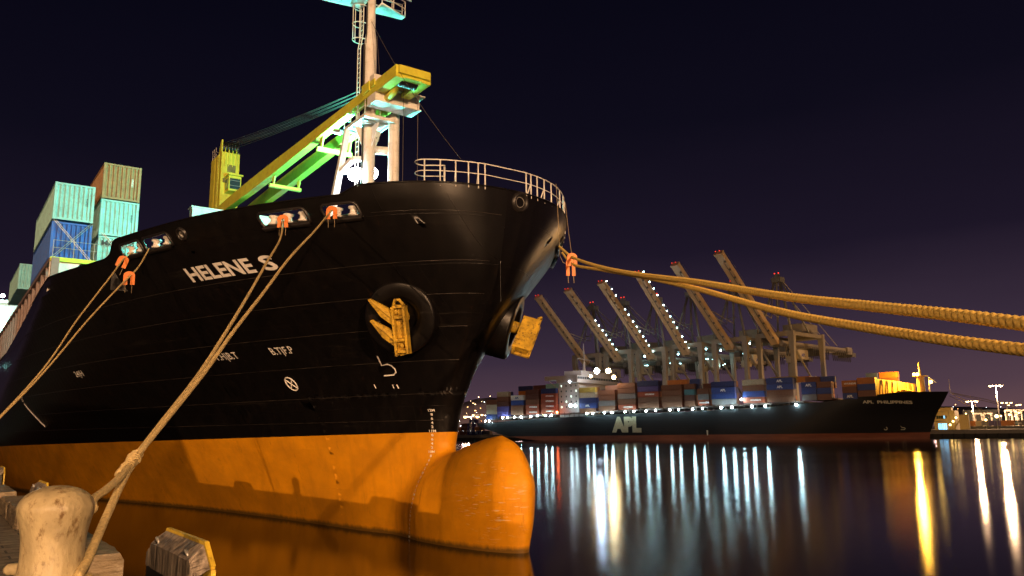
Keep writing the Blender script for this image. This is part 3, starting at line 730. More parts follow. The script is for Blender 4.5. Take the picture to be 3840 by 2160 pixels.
# jib: two box beams lying in the cradle, head frame over the bow
JH = 10.3
JP = cl(960, 694, .9)
zj = lambda s_: 25.35 + (s_ - 10) * (JP[2] - 25.35) / (JP[0] - 10)
def jib_h(s_): return float(pch([8, 13, 20, 34, 42, 46], [.62, .62, .72, 1.05, .9, .7], s_))
def jib_o(s_): return float(pch([8, 14, 46], [.86, .86, 1.12], s_))
JB = MB()
for sd in (1, -1):
    st = [47.5, 42, 36, 30, 24, 18, 14.5, 12.8]
    for a, c_ in zip(st[:-1], st[1:]):
        p = []
        for s_ in (a, c_):
            o_ = sd * jib_o(s_); h_ = jib_h(s_); zc_ = zj(s_); wd = .27
            p.append([L(s_, o_ - wd, zc_ - h_ / 2), L(s_, o_ + wd, zc_ - h_ / 2), L(s_, o_ + wd, zc_ + h_ / 2), L(s_, o_ - wd, zc_ + h_ / 2)])
        JB.add(p[0] + p[1], [(0, 1, 5, 4), (1, 2, 6, 5), (2, 3, 7, 6), (3, 0, 4, 7)] + ([(3, 2, 1, 0)] if a == 47.5 else []) + ([(4, 5, 6, 7)] if c_ == 12.8 else []))
# head frame
JB.box(-12.79, -JH, -1.13, -.55, 24.95, 25.68); JB.box(-12.79, -JH, .55, 1.13, 24.95, 25.68); JB.box(-JH - .5, -JH + .02, -.548, .548, 25.0, 25.66)
JB.box(-JH - .02, -JH + .2, -1.0, 1.0, 25.15, 25.62)
JB.box(-14.6, -13.6, -1.24, -1.14, 25.3, 25.9); JB.box(-13.4, -12.9, -1.22, -1.14, 25.4, 25.8)
for s_, dz in ((31.0, -.62), (21.5, -.75)):
    h_ = jib_h(s_); zb = zj(s_) - h_ / 2
    for sd in (1, -1): JB.prism([L(s_ - .35, sd * 1.0 - .04, zb - .002), L(s_ + .35, sd * 1.0 - .04, zb - .002), L(s_ + .12, sd * 1.0 - .04, zb + dz), L(s_ - .12, sd * 1.0 - .04, zb + dz)], (0, .08, 0))
    JB.bar(L(s_, 1.25, zb + dz - .12), L(s_, -1.25, zb + dz - .12), .3, .24)
JB.box(-46.1, -45.2, -.83, .83, zj(45.6) - .3, zj(45.6) + .2)
JI = JB.build('crane_jib', M_YEL, CR)
q = MB()
for k in range(7): q.lathe([(.15, -.05), (.42, -.05), (.36, 0), (.42, .05), (.15, .05)], (-JH - .78, -.5 + .165 * k, 25.2), (0, 1, 0), 18)
q.build('jib_sheave', M_BLACK, JI)
q = MB(); q.tube([(-JH - 1.1, -.3, 25.2), (-JH - 1.9, -.32, 24.85), (-JH - 3.2, -.34, 24.7)], .22, 10); q.build('hook_block', M_YEL, JI)
q = MB()
for k in range(9):
    y_ = -.6 + .15 * k; a = Vector((-TF - .2, y_, TZ1 + .95 - .12 * (k % 3))); c_ = Vector((-JH - .8, y_ * .8, 25.65 + .10 * (k % 3)))
    q.tube([a.lerp(c_, i / 10) - Vector((0, 0, .25 * 4 * i / 10 * (1 - i / 10))) for i in range(11)], .014, 4)
q.build('luffing_wire', M_WIRE, CR)
q = MB()
for x, y0_ in ((1514, 325), (1568, 305)):
    a = cl(x, y0_, -.3); q.tube([L(*a), L(a[0] + .0, a[1], 14.3)], .016, 4)
q.build('hoist_wire', M_WIRE, CR)
# forestay from the masthead to the bow rail, aerials
q = MB(); a = cl(1384, 62, 0); e_ = edge_pt(1.5, 1, 17.2)
pts = [Vector(L(*a)).lerp(e_, i / 12) - Vector((0, 0, .5 * 4 * i / 12 * (1 - i / 12))) for i in range(13)]; q.tube(pts, .018, 4)
q.tube([L(MS - .3, -.3, 30.2), L(MS - .5, -.7, 24.2)], .014, 4)
q.build('forestay', M_WIRE, SHIP)
# white breakwater on the foredeck
bw = [cl(x, y, 5.0) for x, y in ((722, 777), (872, 800), (872, 840), (710, 840))]
s_b, s_f = bw[0][0], bw[1][0]; zb = bw[0][2]
q = MB(); q.box(-s_b - .9, -s_b, -5.0, 5.0, 13.6, zb); q.box(-s_b - 1.0, -s_b + .1, -5.1, 5.1, zb + .003, zb + .12)
ship_part(q, 'breakwater', M_WHITE)
# side structure under the deck cargo: stanchions and rails between hull side and containers
q = MB()
for s_ in np.arange(31, 140, 3.05):
    zt0 = float(ztop(s_)); q.box(-s_ - .22, -s_ + .22, -15.35, -14.9, zt0 - .1, 16.6)
for a in np.arange(31.5, 140, 12.6): q.box(-a - 12.3, -a, -15.42, -14.85, 16.45, 16.72)
ship_part(q, 'deck_stanchions', mat('primer_pink', (.24, .165, .15), .55, var=.2))
q = MB(); q.box(-31.6, -31.1, -15.4, -3, 16.42, 16.70); ship_part(q, 'lashing_beam', mat('lime_yellow', (.62, .70, .05), .5))
q = MB()
for zz in (.6, 1.1): q.tube([L(31.0, 15.3, 16.7 + zz), L(31.0, 3, 16.7 + zz)], .02, 5)
for o_ in np.arange(15.3, 2.9, -1.2): q.tube([L(31.0, o_, 16.7), L(31.0, o_, 17.8)], .02, 5)
ship_part(q, 'lashing_rail', M_GREYM)
q = MB()
q.prism([L(31.3, 15.4, 14.4), L(31.3, 15.4, 16.4), L(31.3, 13.6, 16.4)], (-.3, 0, 0)); ship_part(q, 'deck_bracket', M_WHITE)
# deckhouse far aft with lit windows
q = MB()
SS = 118.0
SH = float(cs(20, 1137, SS)[2]); SD = (SH - 12.9) / 5.0
q.box(-SS - 14, -SS, -14.6, 14.6, 12.9, SH); q.box(-SS - 10, -SS + .6, -15.6, 15.6, SH + .003, SH + .4)
dh = ship_part(q, 'deckhouse')
for k in range(5):
    for o_ in np.arange(-13, 13.1, 2.6):
        if (k * 7 + int(o_ * 3)) % 3 == 0: continue
        q = MB(); q.box(-SS + .001, -SS + .03, -o_ - .35, -o_ + .35, 14.2 + SD * k, 15.1 + SD * k); q.build('lit_window', glow('warm_window', (1, .82, .55), 3.0) if (k + int(o_)) % 2 else M_GLASS, dh)
q = MB()
for k in range(5): q.box(-SS - 12, -SS + 1.2, -16.2, -14.6, 13.4 + SD * k, 13.55 + SD * k)
for k in range(5):
    for x in np.arange(-12, 1.3, 2.2): q.tube([(-SS + x, -16.1, 13.55 + SD * k), (-SS + x, -16.1, 14.6 + SD * k)], .03, 5)
    q.tube([(-SS - 12, -16.1, 14.6 + SD * k), (-SS + 1.2, -16.1, 14.6 + SD * k)], .03, 5)
q.build('side_gallery', M_WHITE, dh)
for k, z in enumerate((15.6, 18.2, 20.8, SH + 1.0)):
    q = MB(); P_ = Vector((-SS + 1.0, -15.4 + .6 * k, z)); q.ball(P_, .3); q.build('deckhouse_lamp', glow('cool_lamp', (.75, 1, .97), 40), dh)
    point('deckhouse_light', P_ + Vector((1.2, 0, .2)), 900, (.35, 1, .95), .4, dh)

# ------------------------------------------------------------------ cargo of the near ship: corrugated containers
def corrugated(Lc, Wc=2.438, Hc=2.591, fine=True):
    """container with corrugated walls, x along its length (0..Lc), y 0..Wc, z 0..Hc; material 0 paint"""
    q = MB(); p = .085
    def wall(org, du, dn, length):
        n_ = int(length / .28); xs = []; ds = []
        for i in range(n_):
            x0 = i * length / n_; st = length / n_
            xs += [x0, x0 + st * .32, x0 + st * .5, x0 + st * .82]; ds += [0, 0, .085, .085]
        xs.append(length); ds.append(0)
        lo_ = [org + du * x - dn * (d + .03) + Vector((0, 0, .16)) for x, d in zip(xs, ds)]
        hi_ = [v_ + Vector((0, 0, Hc - .28)) for v_ in lo_]
        q.grid([lo_, hi_], 0, False)
    X, Y = Vector((1, 0, 0)), Vector((0, 1, 0))
    if fine:
        wall(Vector((p, 0, 0)), X, -Y, Lc - 2 * p); wall(Vector((p, Wc, 0)), X, Y, Lc - 2 * p)
        wall(Vector((0, p, 0)), Y, -X, Wc - 2 * p); wall(Vector((Lc, p, 0)), Y, X, Wc - 2 * p)
        q.add([(.02, .02, Hc - .03), (Lc - .02, .02, Hc - .03), (Lc - .02, Wc - .02, Hc - .03), (.02, Wc - .02, Hc - .03)], [(0, 1, 2, 3)])
        q.add([(.02, .02, .1), (Lc - .02, .02, .1), (Lc - .02, Wc - .02, .1), (.02, Wc - .02, .1)], [(3, 2, 1, 0)])
    else: q.box(.05, Lc - .05, .05, Wc - .05, .06, Hc - .04)
    for x in (0, Lc - .16):
        for y in (0, Wc - .16):
            q.box(x, x + .16, y, y + .16, .12, Hc - .12)
            if fine:
                for z in (0, Hc - .118): q.box(x - .005, x + .165, y - .005, y + .165, z - .0, z + .118)
    for z0_, z1_ in ((.02, .16), (Hc - .13, Hc - .005)):
        for y in (0.004, Wc - .084): q.box(.161, Lc - .161, y, y + .08, z0_, z1_)
        for x in (0.004, Lc - .084): q.box(x, x + .08, .161, Wc - .161, z0_, z1_)
    return q.mesh('container', [mat('paint_beige', (.42, .34, .24), .55, var=.18, scale=1.2, dirt=(.16, .09, .05), dirt_amt=.35)])
PAL = dict(blue=(.030, .055, .22), brown=(.16, .062, .032), beige=(.42, .34, .24), white=(.66, .64, .60), red=(.27, .055, .024), purple=(.075, .055, .20),
           teal=(.06, .17, .20), grey=(.17, .15, .15), orange=(.46, .15, .02), olive=(.34, .25, .05), navy=(.020, .030, .12), maroon=(.10, .035, .024), pale=(.27, .52, .50), bright_blue=(.015, .10, .42))
def paint(c_): return mat('paint_' + c_, PAL[c_], .55, var=.18, scale=1.2, dirt=(.16, .09, .05), dirt_amt=.35)
CM40, CM20 = corrugated(12.19), corrugated(6.06)
AFTROT = SHIP.rotation_euler.z
def near_box(color, s_front, o_left, z, label, cmesh=CM40, length=12.19, group='containers on the foredeck of the near ship'):
    o = link('shipping_container', cmesh); o.material_slots[0].link = 'OBJECT'; o.material_slots[0].material = paint(color)
    # local x runs aft to forward: put its forward end at s_front, its starboard side at o_left
    o.rotation_euler = (0, 0, AFTROT); o.location = W(s_front + length, o_left, z); tag(o, label, 'container', group)
    return o
cA = near_box('bright_blue', 32.2, 15.4, 16.76, 'bright blue container behind crossed lashing rods, bottom of the outer stack')
cB = near_box('pale', 32.2, 15.4, 19.5, 'pale green-grey container on top of the bright blue one')
cC = near_box('pale', 32.5, 12.5, 16.2, 'pale container with large dark lettering half hidden by the bulwark')
cD = near_box('pale', 32.5, 12.5, 18.85, 'pale container under the brown-olive top box, above the lettered one')
cF = near_box('olive', 32.5, 12.5, 21.5, 'brown-olive container topping the tallest stack of the near ship')
cF.material_slots[0].material = mat('paint_brown_olive', (.30, .17, .07), .55, var=.25, dirt=(.08, .05, .03))
g2 = near_box('pale', 64.5, 15.0, 19.69, 'lone pale container far aft on the near ship, its long side lit orange')
def box_text(parent, txt, h, pos, matn, vertical=False, Lc=12.19, bold=.02):
    vs_, fs_ = text_mesh(txt, 1.0, bold, 'CENTER'); ys = [p[1] for p in vs_]; sc = h / (max(ys) - min(ys)); q = MB()
    x0, z0_ = pos
    if vertical: q.add([(Lc + .012, x0 - y * sc, z0_ - x * sc) for x, y in vs_], fs_)
    else: q.add([(Lc + .012, x0 + x * sc, z0_ + y * sc) for x, y in vs_], fs_)
    return q.build('lettering', matn, parent)
M_INK = mat('dark_ink', (.03, .03, .035), .5)
box_text(cF, '5298301', .13, (1.95, 1.35), M_MARK, True); box_text(cB, '4172055', .12, (2.05, 1.4), M_INK, True); box_text(cD, '8846312', .12, (2.05, 1.4), M_INK, True)
box_text(cC, 'MAERSK', .42, (1.22, 1.9), M_INK)
# lashing rods: each crossed pair hangs on the stack it ties down
for o0, zA in ((15.3, 16.8), (12.4, 16.3)):
    lr = MB()
    for a, c_ in (((o0, zA), (o0 - 2.2, zA + 2.6)), ((o0 - 2.2, zA), (o0, zA + 2.6))):
        for d_ in (0, .14): lr.tube([L(31.75, a[0] - d_, a[1]), L(32.12, c_[0] - d_, c_[1])], .022, 5)
    lo_ = lr.build('lashing_rods', M_GREYM); lo_.location = tuple(ORI); lo_.rotation_euler = (0, 0, AFTROT)
    tag(lo_, 'crossed steel lashing rods in front of the bright blue container' if o0 > 14 else 'crossed steel lashing rods in front of the lettered pale container', 'lashing', 'lashing rods')
# unseen containers added on the quay behind the photographer to shade the underbody
def shade_box(x, y, z, rot, color, label):
    o = link('shipping_container', CM40); o.material_slots[0].link = 'OBJECT'; o.material_slots[0].material = paint(color)
    o.location = (x, y, z); o.rotation_euler = (0, 0, rot); return tag(o, label, 'container', 'containers standing on the near quay')
ldir = math.atan2(272.0, 86.0)
for j in range(2): shade_box(-18.2 + 1.16, -.2 - .36 - 12, 3.56 + 2.6 * j, ldir, ['brown', 'blue'][j], ['brown container on the ground of the near quay, under a blue one', 'blue container on a brown one on the near quay'][j])
for i in range(4):
    for j in range(3): shade_box(-36.4 - 12.3 * .42 * i, -3.2 + 12.3 * .907 * i - 2, 3.56 + 2.6 * j, math.radians(180 - 65.2), ['maroon', 'grey', 'beige', 'navy'][(i + 2 * j) % 4], '%s container, tier %s of the %s stack in the row on the near quay' % (['maroon', 'grey', 'beige', 'navy'][(i + 2 * j) % 4], ['one', 'two', 'three'][j], ['first', 'second', 'third', 'fourth'][i]))
# ------------------------------------------------------------------ water, near quay and what stands on it
mw, t, b = nodes_of('harbour_water'); n = t.nodes
out_ = n['Material Output']; n.remove(b)
gl = n.new('ShaderNodeBsdfAnisotropic'); gl.distribution = 'BECKMANN'; gl.inputs['Color'].default_value = (.92, .94, .96, 1)
df = n.new('ShaderNodeBsdfDiffuse'); df.inputs['Color'].default_value = (.004, .0045, .005, 1)
fr = n.new('ShaderNodeFresnel'); fr.inputs['IOR'].default_value = 1.33; ms = n.new('ShaderNodeMixShader')
t.links.new(fr.outputs[0], ms.inputs[0]); t.links.new(df.outputs[0], ms.inputs[1]); t.links.new(gl.outputs[0], ms.inputs[2]); t.links.new(ms.outputs[0], out_.inputs[0])
co = n.new('ShaderNodeTexCoord')
n1 = n.new('ShaderNodeTexNoise'); n1.inputs['Scale'].default_value = .8; n1.inputs['Detail'].default_value = 6; n1.inputs['Roughness'].default_value = .65
t.links.new(co.outputs['Object'], n1.inputs[0])
bu = n.new('ShaderNodeBump'); bu.inputs['Strength'].default_value = .05; bu.inputs['Distance'].default_value = .05
t.links.new(n1.outputs[0], bu.inputs['Height']); t.links.new(bu.outputs[0], gl.inputs['Normal'])
n2 = n.new('ShaderNodeTexNoise'); n2.inputs['Scale'].default_value = .02; n2.inputs['Detail'].default_value = 3; t.links.new(co.outputs['Object'], n2.inputs[0])
rr = n.new('ShaderNodeMapRange'); rr.inputs[1].default_value = .35; rr.inputs[2].default_value = .65; rr.inputs[3].default_value = .12; rr.inputs[4].default_value = .165
t.links.new(n2.outputs[0], rr.inputs[0]); t.links.new(rr.outputs[0], gl.inputs['Roughness'])
q = MB(); q.add([(-3000, -1500, 0), (3000, -1500, 0), (3000, 6000, 0), (-3000, 6000, 0)], [(0, 1, 2, 3)])
tag(q.build('water', mw), kind='structure')

QZ = 3.55; QE = 1.78               # quay height, distance of its edge from the camera's line along the quay
def Q(t_, off, z): p = aft * t_ - stb * off; return (p[0], p[1], z)      # t along the quay (aft +), off towards the water
mq, t, b = nodes_of('quay_paving'); n = t.nodes
co = n.new('ShaderNodeTexCoord'); mp_ = n.new('ShaderNodeMapping'); mp_.inputs['Rotation'].default_value = (0, 0, -AZ); t.links.new(co.outputs['Object'], mp_.inputs[0])
br = n.new('ShaderNodeTexBrick'); br.inputs['Scale'].default_value = .8; br.inputs['Color1'].default_value = (.17, .145, .11, 1); br.inputs['Color2'].default_value = (.23, .20, .15, 1); br.inputs['Mortar'].default_value = (.045, .04, .033, 1)
br.inputs['Mortar Size'].default_value = .012; t.links.new(mp_.outputs[0], br.inputs[0])
n1 = n.new('ShaderNodeTexNoise'); n1.inputs['Scale'].default_value = 6; n1.inputs['Detail'].default_value = 9; n1.inputs['Roughness'].default_value = .75; t.links.new(co.outputs['Object'], n1.inputs[0])
mx = n.new('ShaderNodeMixRGB'); mx.blend_type = 'MULTIPLY'; mx.inputs[0].default_value = .85; t.links.new(br.outputs[0], mx.inputs[1])
r1 = n.new('ShaderNodeValToRGB'); r1.color_ramp.elements[0].position = .35; r1.color_ramp.elements[0].color = (.25, .22, .18, 1); r1.color_ramp.elements[1].position = .65; r1.color_ramp.elements[1].color = (1.1, 1.05, .95, 1)
t.links.new(n1.outputs[0], r1.inputs[0]); t.links.new(r1.outputs[0], mx.inputs[2]); t.links.new(mx.outputs[0], b.inputs['Base Color']); b.inputs['Roughness'].default_value = .8
bu = n.new('ShaderNodeBump'); bu.inputs['Strength'].default_value = .6; bu.inputs['Distance'].default_value = .02; t.links.new(n1.outputs[0], bu.inputs['Height']); t.links.new(bu.outputs[0], b.inputs['Normal'])
M_CONC = mat('quay_concrete', (.20, .18, .15), .85, var=.3, bump=.5, dirt=(.06, .05, .04))
q = MB(); T0, T1, OB = -420, 700, -420
q.add([Q(T0, QE, QZ), Q(T1, QE, QZ), Q(T1, OB, QZ), Q(T0, OB, QZ)], [(0, 1, 2, 3)], 0)
q.add([Q(T0, QE, QZ), Q(T1, QE, QZ), Q(T1, QE, -2), Q(T0, QE, -2)], [(0, 1, 2, 3)], 1)
tag(q.build('quay', [mq, M_CONC]), kind='structure')

# bollard: swollen head, worn paint, two horns at its foot
M_BOL = mat('bollard_paint', (.37, .30, .165), .5, var=.35, scale=4.5, stretch=(1, 1, .55), bump=.32, bscale=16, dirt=(.12, .065, .02), dirt_amt=1.0)
def rough_lathe(q, prof, c, n=48, amp=.006, seed=3, mi=0):
    rnd = random.Random(seed); ph_ = [rnd.uniform(0, 6.28) for _ in range(6)]; P = []
    for r_, h in prof:
        row = []
        for k in range(n):
            a = 2 * math.pi * k / n; rr_ = r_ * (1 + amp * (math.sin(5 * a + ph_[0] + 2 * h) + .8 * math.sin(9 * a + ph_[1] - 3 * h) + .5 * math.sin(17 * a + ph_[2] + 5 * h)))
            row.append((c[0] + rr_ * math.cos(a), c[1] + rr_ * math.sin(a), c[2] + h))
        row.append(row[0]); P.append(row)
    q.grid(P, mi, True)
def smooth_prof(pts, k=6):
    z = [p[1] for p in pts]; tt = np.arange(len(pts)); t_ = np.linspace(0, len(pts) - 1, (len(pts) - 1) * k + 1)
    r_ = pch(tt, [p[0] for p in pts], t_); h = pch(tt, z, t_); return list(zip(r_, h))
BOL = Vector(atY(204, 2000, 8.0)); BOL.z = QZ
def bollard(loc, label, rot=0.0):
    o = thing('bollard', label, 'bollard', loc, rot, 'bollards on the quay edge')
    q = MB(); prof = smooth_prof([(.40, 0), (.355, .03), (.325, .09), (.295, .18), (.276, .34), (.280, .48), (.302, .62), (.330, .73), (.338, .79), (.312, .86), (.252, .925), (.155, .972), (.065, .992), (.001, .996)])
    rough_lathe(q, prof, (0, 0, 0)); q.build('bollard_body', M_BOL, o, weld=.0005)
    for sd, nm in ((1, 'horn'),):
        q = MB(); pts = [Vector((-sd * .22, 0, .20)), Vector((-sd * .32, 0, .21)), Vector((-sd * .38, 0, .215)), Vector((-sd * .42, 0, .21)), Vector((-sd * .455, 0, .20)), Vector((-sd * .465, 0, .198))]
        rad = [.10, .066, .056, .056, .042, .008]; q.tube(pts, .08, 14, r_of=lambda i: rad[i]); q.build(nm, M_BOL, o)
    q = MB(); q.lathe([(.50, 0), (.50, .028), (.44, .05)], (0, 0, 0), n=32); q.build('base_flange', M_BOL, o)
    return o
B1 = bollard(BOL, 'weathered cream bollard with a mushroom head and two mooring ropes around it', math.radians(-4))
B2 = bollard(Q(-9.5, 1.05, QZ), 'weathered bollard behind the photographer holding the two bow lines')
B3 = bollard(Q(33, 1.05, QZ), 'weathered bollard far along the quay holding the thin mooring lines')

M_TIMB = mat('wet_timber', (.20, .15, .085), .55, var=.45, scale=3, stretch=(1, 1, 3), bump=.9, bscale=7, dirt=(.42, .36, .26), dirt_amt=.55)
def timber(t0_, t1_, off0, off1, z1, label, seed):
    rnd = random.Random(seed); q = MB(); j = lambda: rnd.uniform(-.015, .015)
    # a squared timber with broken, rounded arrises
    ring = [(off0, QZ), (off0, z1 - .035), (off0 + .03, z1), (off1 - .04, z1), (off1, z1 - .05), (off1, QZ - .45), (off0 + .2, QZ - .45), (off0 + .2, QZ)]
    P = []
    for k in range(13):
        t_ = t0_ + (t1_ - t0_) * k / 12; e = .02 if k in (0, 12) else 0
        P.append([Q(t_ + j() * .5, a_ + j() + (e if a_ == off0 else -e if a_ == off1 else 0), z_ + (j() - e if z_ > QZ else 0)) for a_, z_ in ring + ring[:1]])
        P[-1][-1] = P[-1][0]
    q.grid(P, 0, False); q.poly(P[0][:-1]); q.poly(P[-1][:-1])
    o = q.build('timber_block', M_TIMB); return tag(o, label, 'timber block', 'timber blocks along the quay edge')
timber(9.15, 11.8, 1.30, 1.72, 3.86, 'cracked wet timber block right behind the big bollard', 1)
timber(15.6, 17.6, 1.25, 1.72, 3.86, 'squared timber block seen left of the bollard head, the nearer of two', 2)
timber(17.75, 19.4, 1.25, 1.72, 3.86, 'squared timber block seen left of the bollard head, the farther of two', 4)
timber(21.5, 25, 1.25, 1.72, 3.84, 'long timber block at the far left by the second fender', 5)
# fenders: rubber faced panels hung outside the quay wall
M_RUB = mat('fender_black', (.012, .012, .013), .5, var=.3, scale=2, stretch=(3, 3, .2))
M_SCR = mat('scraped_fender', (.30, .25, .20), .45, var=.7, scale=9, stretch=(1, 1, .12), bump=.8, bscale=12, dirt=(.05, .04, .035), dirt_amt=.8)
M_FY = mat('fender_yellow', (.66, .46, .04), .5, var=.25, scale=6, dirt=(.20, .10, .03), dirt_amt=.8)
M_TEAL = mat('teal_steel', (.02, .06, .065), .55, var=.3)
def fender(t_, label, dz=0.0):
    o = thing('quay_fender', label, 'fender', Q(t_, 2.58, 0), math.pi / 2 + AZ, 'fender panels along the quay wall')
    # local: x along the quay (aft +), y towards the quay, z up
    hw = 1.18; zt1 = 3.80 + dz; q = MB()
    face = [(-hw, .4), (hw, .4), (hw, zt1 - .42), (hw - .03, zt1 - .30), (-hw + .03, zt1 - .30), (-hw, zt1 - .42)]
    q.prism([(x, .02, z) for x, z in face], (0, .115, 0)); q.build('fender_body', M_RUB, o)
    q = MB()
    def ringp(y, e, zt): return [(-hw + e, y, zt - .22), (-hw + .30, y, zt), (hw - .30, y, zt), (hw - e, y, zt - .22)]
    top0 = ringp(-.02, 0, zt1); top1 = [(-hw, .145, zt1 - .30), (-hw + .26, .145, zt1 - .15), (hw - .26, .145, zt1 - .15), (hw, .145, zt1 - .30)]
    low = [(p[0], p[1], zt1 - .44) for p in top1]
    N = 26; rows = []
    def along(P_, u): 
        k = min(int(u * 3), 2); f_ = u * 3 - k; return Vector(P_[k]).lerp(Vector(P_[k + 1]), f_)
    us = sorted(set([i / N for i in range(N + 1)] + [1 / 3, 2 / 3])); rnd = random.Random(5)
    for P_, am in ((top0, 0), (None, .012), (top1, .012), (low, .012)):
        r_ = []
        for u in us:
            v_ = along(P_, u) if P_ is not None else along(top0, u).lerp(along(top1, u), .5)
            r_.append(v_ + Vector((0, rnd.uniform(-am, am), rnd.uniform(-am, am))))
        rows.append(r_)
    q.grid(rows, 0, False); q.build('scraped_top', M_SCR, o)
    q = MB()
    for a, c_ in zip(ringp(-.05, 0, zt1 + .012)[:-1], ringp(-.05, 0, zt1 + .012)[1:]): q.bar(a, c_, .05, .05)
    for x in (-hw, hw): q.bar((x, -.05, .4), (x, -.05, zt1 - .23), .05, .05)
    q.add([(-hw, -.03, .4), (hw, -.03, .4), (hw, -.03, zt1 - .22), (hw - .3, -.03, zt1), (-hw + .3, -.03, zt1), (-hw, -.03, zt1 - .22)], [(0, 1, 2, 3, 4, 5)])
    q.build('yellow_edge', M_FY, o)
    q = MB()
    for x in (-.75, .68): q.tube([(x, .10, zt1 - .14), (x + .04, .13, zt1 - .06), (x + .10, .10, zt1 - .13)], .018, 6)
    q.build('chain_eye', M_GREYM, o)
    q = MB(); q.box(-.5, .5, .137, .79, 2.5, 3.1); q.box(-.75, 1.5, .5, .79, 3.0, 3.22); q.build('fender_bracket', M_TEAL, o)
    return o
FT = 10.47
fender(FT, 'scraped black fender panel with a yellow edge right of the bollard')
fender(FT + 15.2, 'smaller looking fender panel at the left edge, between timber blocks and hull')
fender(FT + 30.4, 'farthest visible fender panel at the left frame edge')

# ------------------------------------------------------------------ mooring ropes
M_ROPE = mat('polyprop_rope', (.56, .42, .18), .75, var=.3, scale=30, bump=.4, bscale=120, dirt=(.20, .13, .05), dirt_amt=.35)
M_ROPE2 = mat('dark_rope', (.30, .23, .13), .8, var=.3, scale=30)
M_YROPE = mat('yellow_rope', (.84, .58, .14), .7, var=.25, scale=30)
M_GUARD = mat('rat_guard_orange', (.72, .19, .018), .5, var=.2, scale=4, dirt=(.3, .1, .03), dirt_amt=.3)
def resample(P, step):
    P = [Vector(p) for p in P]; d = [0.0]
    for a, c_ in zip(P[:-1], P[1:]): d.append(d[-1] + (c_ - a).length)
    N = max(3, int(d[-1] / step)); s_ = np.linspace(0, d[-1], N)
    xs = [pch(d, [p[i] for p in P], s_) for i in range(3)]
    return [Vector(p) for p in zip(*xs)], s_
def rope_mesh(q, P, r, pitch, per=8, n=14, plait=True, mi=0):
    pts, s_ = resample(P, pitch / per)
    N = len(pts); vs_ = []; d0 = (pts[1] - pts[0]).normalized(); u = Vector((0, 0, 1)) if abs(d0.z) < .9 else Vector((1, 0, 0)); sd = d0.cross(u).normalized()
    for i in range(N):
        d = (pts[min(i + 1, N - 1)] - pts[max(i - 1, 0)]).normalized(); sd = (sd - d * sd.dot(d)).normalized(); tt = d.cross(sd); k = 2 * math.pi * s_[i] / pitch
        for j in range(n):
            a = 2 * math.pi * j / n
            if plait: lob = max(abs(math.cos(1.5 * a - k)), abs(math.cos(1.5 * a + k))) - .72
            else: lob = .6 * (abs(math.cos(1.5 * a - k)) - .6)
            vs_.append(pts[i] + (sd * math.cos(a) + tt * math.sin(a)) * r * (1 + .62 * lob))
    fs_ = [(i * n + j, i * n + (j + 1) % n, (i + 1) * n + (j + 1) % n, (i + 1) * n + j) for i in range(N - 1) for j in range(n)]
    q.add(vs_, fs_, mi, True)
def px_line(pts, Y0, Y1):
    """image points of a line whose depth runs from Y0 to Y1 (inverse depth is linear along the picture)"""
    d = [0.0]
    for a, c_ in zip(pts[:-1], pts[1:]): d.append(d[-1] + math.dist(a, c_))
    return [Vector(atY(x, y, 1 / (1 / Y0 + (1 / Y1 - 1 / Y0) * s_ / d[-1]))) for (x, y), s_ in zip(pts, d)]
def mooring(name, P, r, pitch, label, group, mat_=M_ROPE, **k):
    q = MB(); rope_mesh(q, P, r, pitch, **k); return tag(q.build(name, mat_, fix=False), label, 'rope', group)
# two spring lines from the starboard fairleads to the bollard, joined by a splice near it
fa = Vector(W(*hullhit(1085, 832)) + np.array([-.25, -.2, .1])); fb = Vector(W(*hullhit(1268, 800)) + np.array([-.25, -.2, .1]))
ya, yb = fa.y, fb.y; SPL = Vector(atY(492, 1733, 10.6))
la = px_line([(492, 1733), (600, 1592), (735, 1418), (835, 1265), (930, 1108), (1000, 985), (1052, 892), (1086, 832)], 10.6, ya)
lb = px_line([(500, 1728), (630, 1566), (760, 1405), (870, 1250), (980, 1108), (1085, 968), (1180, 866), (1268, 800)], 10.6, yb)
la[-1] = fa; lb[-1] = fb
c0 = BOL + Vector((0, 0, .76))
# loop ends: one goes behind the head of the bollard, the other low around its foot
legA = px_line([(492, 1733), (450, 1790), (400, 1835), (345, 1885)], 10.6, 8.25)
loopA = [c0 + Vector((.325 * math.cos(a), .325 * math.sin(a), -.03 * i)) for i, a in enumerate(np.radians([35, 55, 75, 95, 115]))]
legB = px_line([(500, 1728), (455, 1815), (400, 1935), (350, 2050), (318, 2120), (292, 2165)], 10.6, 7.78)
loopB = [BOL + Vector((.315 * math.cos(a), .315 * math.sin(a), .12 - .01 * i)) for i, a in enumerate(np.radians([-8, 20, 50, 90, 125]))]
RR = .034
mooring('mooring_rope', la + [], RR, .17, 'left one of the two plaited ropes running from the hull to the bollard', 'mooring ropes to the big bollard')
mooring('mooring_rope', lb + [], RR, .17, 'right one of the two plaited ropes running from the hull to the bollard', 'mooring ropes to the big bollard')
mooring('mooring_rope', legA + loopA, .038, .17, 'rope eye passing behind the head of the big bollard', 'mooring ropes to the big bollard')
mooring('mooring_rope', legB + loopB, .040, .17, 'rope eye going down to the foot of the big bollard, dark at its end', 'mooring ropes to the big bollard')
q = MB(); rnd = random.Random(8); dv = (legA[1] - la[1]).normalized(); sidev = dv.cross(Vector((0, 0, 1))).normalized(); upv = sidev.cross(dv)
